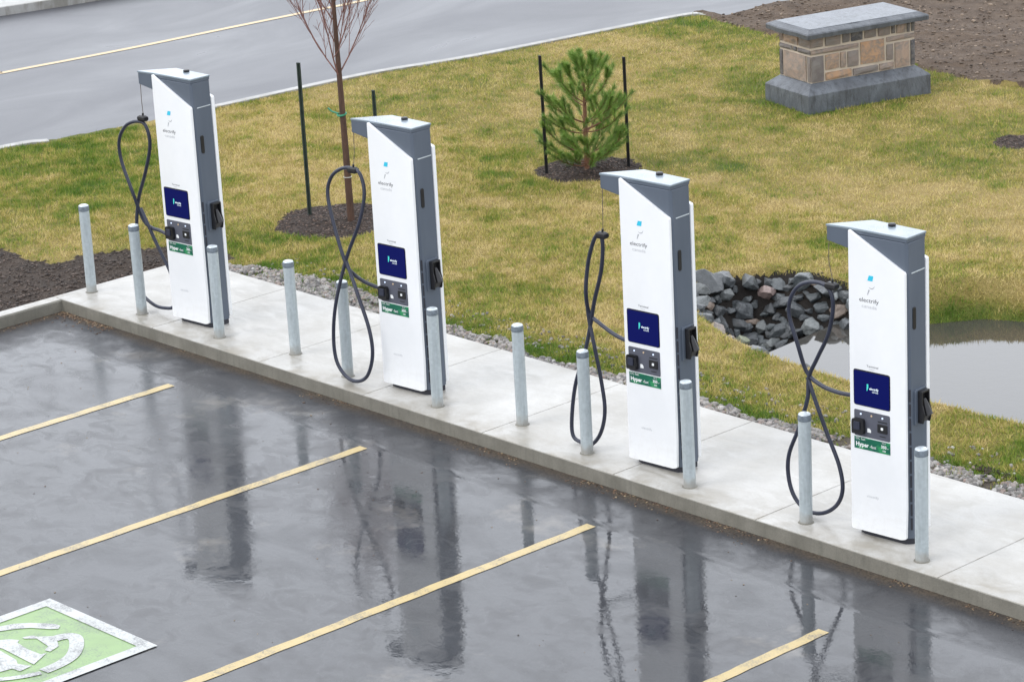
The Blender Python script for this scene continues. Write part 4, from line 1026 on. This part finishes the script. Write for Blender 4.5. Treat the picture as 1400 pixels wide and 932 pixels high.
# ------------------------------------------------------------------ light, world, camera
w = bpy.data.worlds.new('World'); sc.world = w; w.use_nodes = True; nt = w.node_tree; nt.nodes.clear()
ELEV, AZ = 48, 200
sky = nt.nodes.new('ShaderNodeTexSky'); sky.sky_type = 'NISHITA'; sky.sun_disc = False; sky.sun_elevation = math.radians(ELEV); sky.sun_rotation = math.radians(AZ)
sky.air_density = 1.; sky.dust_density = 3.; sky.ozone_density = 1.
bg = nt.nodes.new('ShaderNodeBackground'); out = nt.nodes.new('ShaderNodeOutputWorld')
mx = nt.nodes.new('ShaderNodeMix'); mx.data_type = 'RGBA'; mx.inputs[0].default_value = .86
tc = nt.nodes.new('ShaderNodeTexCoord'); nz = nt.nodes.new('ShaderNodeTexNoise'); nz.inputs['Scale'].default_value = 2.2; nz.inputs['Detail'].default_value = 5
rp2 = nt.nodes.new('ShaderNodeValToRGB'); rp2.color_ramp.elements[0].position = .3; rp2.color_ramp.elements[1].position = .7
rp2.color_ramp.elements[0].color = (15.2, 15.9, 17.2, 1); rp2.color_ramp.elements[1].color = (19.5, 20.2, 21.4, 1)
nt.links.new(tc.outputs['Generated'], nz.inputs['Vector']); nt.links.new(nz.outputs['Fac'], rp2.inputs[0])
nt.links.new(sky.outputs[0], mx.inputs[6]); 
# the cloud layer is brighter towards the north west, added to lift the asphalt reflections
dt = nt.nodes.new('ShaderNodeVectorMath'); dt.operation = 'DOT_PRODUCT'; dt.inputs[1].default_value = (-.68, .69, .1)
nt.links.new(tc.outputs['Generated'], dt.inputs[0])
mr = nt.nodes.new('ShaderNodeMapRange'); mr.inputs[1].default_value = .2; mr.inputs[2].default_value = 1.; mr.inputs[3].default_value = 1.; mr.inputs[4].default_value = 1.38
nt.links.new(dt.outputs['Value'], mr.inputs[0])
vm = nt.nodes.new('ShaderNodeVectorMath'); vm.operation = 'SCALE'; nt.links.new(rp2.outputs[0], vm.inputs[0]); nt.links.new(mr.outputs[0], vm.inputs['Scale'])
nt.links.new(vm.outputs[0], mx.inputs[7]); nt.links.new(mx.outputs[2], bg.inputs[0])
bg.inputs[1].default_value = .1; nt.links.new(bg.outputs[0], out.inputs[0])
sun = bpy.data.lights.new('sun', 'SUN'); sun.energy = .9; sun.angle = math.radians(25); sun.color = (1, .97, .93)
so = bpy.data.objects.new('sun', sun); link(so); so.location = (10, -10, 20)
# light travels away from the sun: sun stands to the south, behind the camera
d = Vector((math.sin(math.radians(AZ))*math.cos(math.radians(ELEV)), math.cos(math.radians(AZ))*math.cos(math.radians(ELEV)), math.sin(math.radians(ELEV))))
so.rotation_euler = (-d).to_track_quat('-Z', 'Y').to_euler()

cam = bpy.data.cameras.new('camera'); co = bpy.data.objects.new('camera', cam); link(co); sc.camera = co
R2 = Vector((0.706997485185016, 0.706239274993023, -0.03715699664117584)); U2 = Vector((-0.2052723034897507, 0.2552033838971707, 0.9448462913444944)); B = Vector((0.6767701510572661, -0.6603766495756513, 0.32539951341875517))
mat = Matrix((R2, U2, B)).transposed().to_4x4(); mat.translation = Vector((24.19047192, -15.62804434, 8.43883355)); co.matrix_world = mat
cam.sensor_fit = 'HORIZONTAL'; cam.sensor_width = 36; cam.lens = 105.57291689393; cam.shift_x = -.13324712; cam.shift_y = .0572630781
cam.clip_start = .5; cam.clip_end = 2000
sc.render.resolution_x = 1024; sc.render.resolution_y = 681
vs = sc.view_settings; vs.view_transform = 'Standard'; vs.look = 'None'; vs.gamma = 1; vs.exposure = .1; vs.use_curve_mapping = False
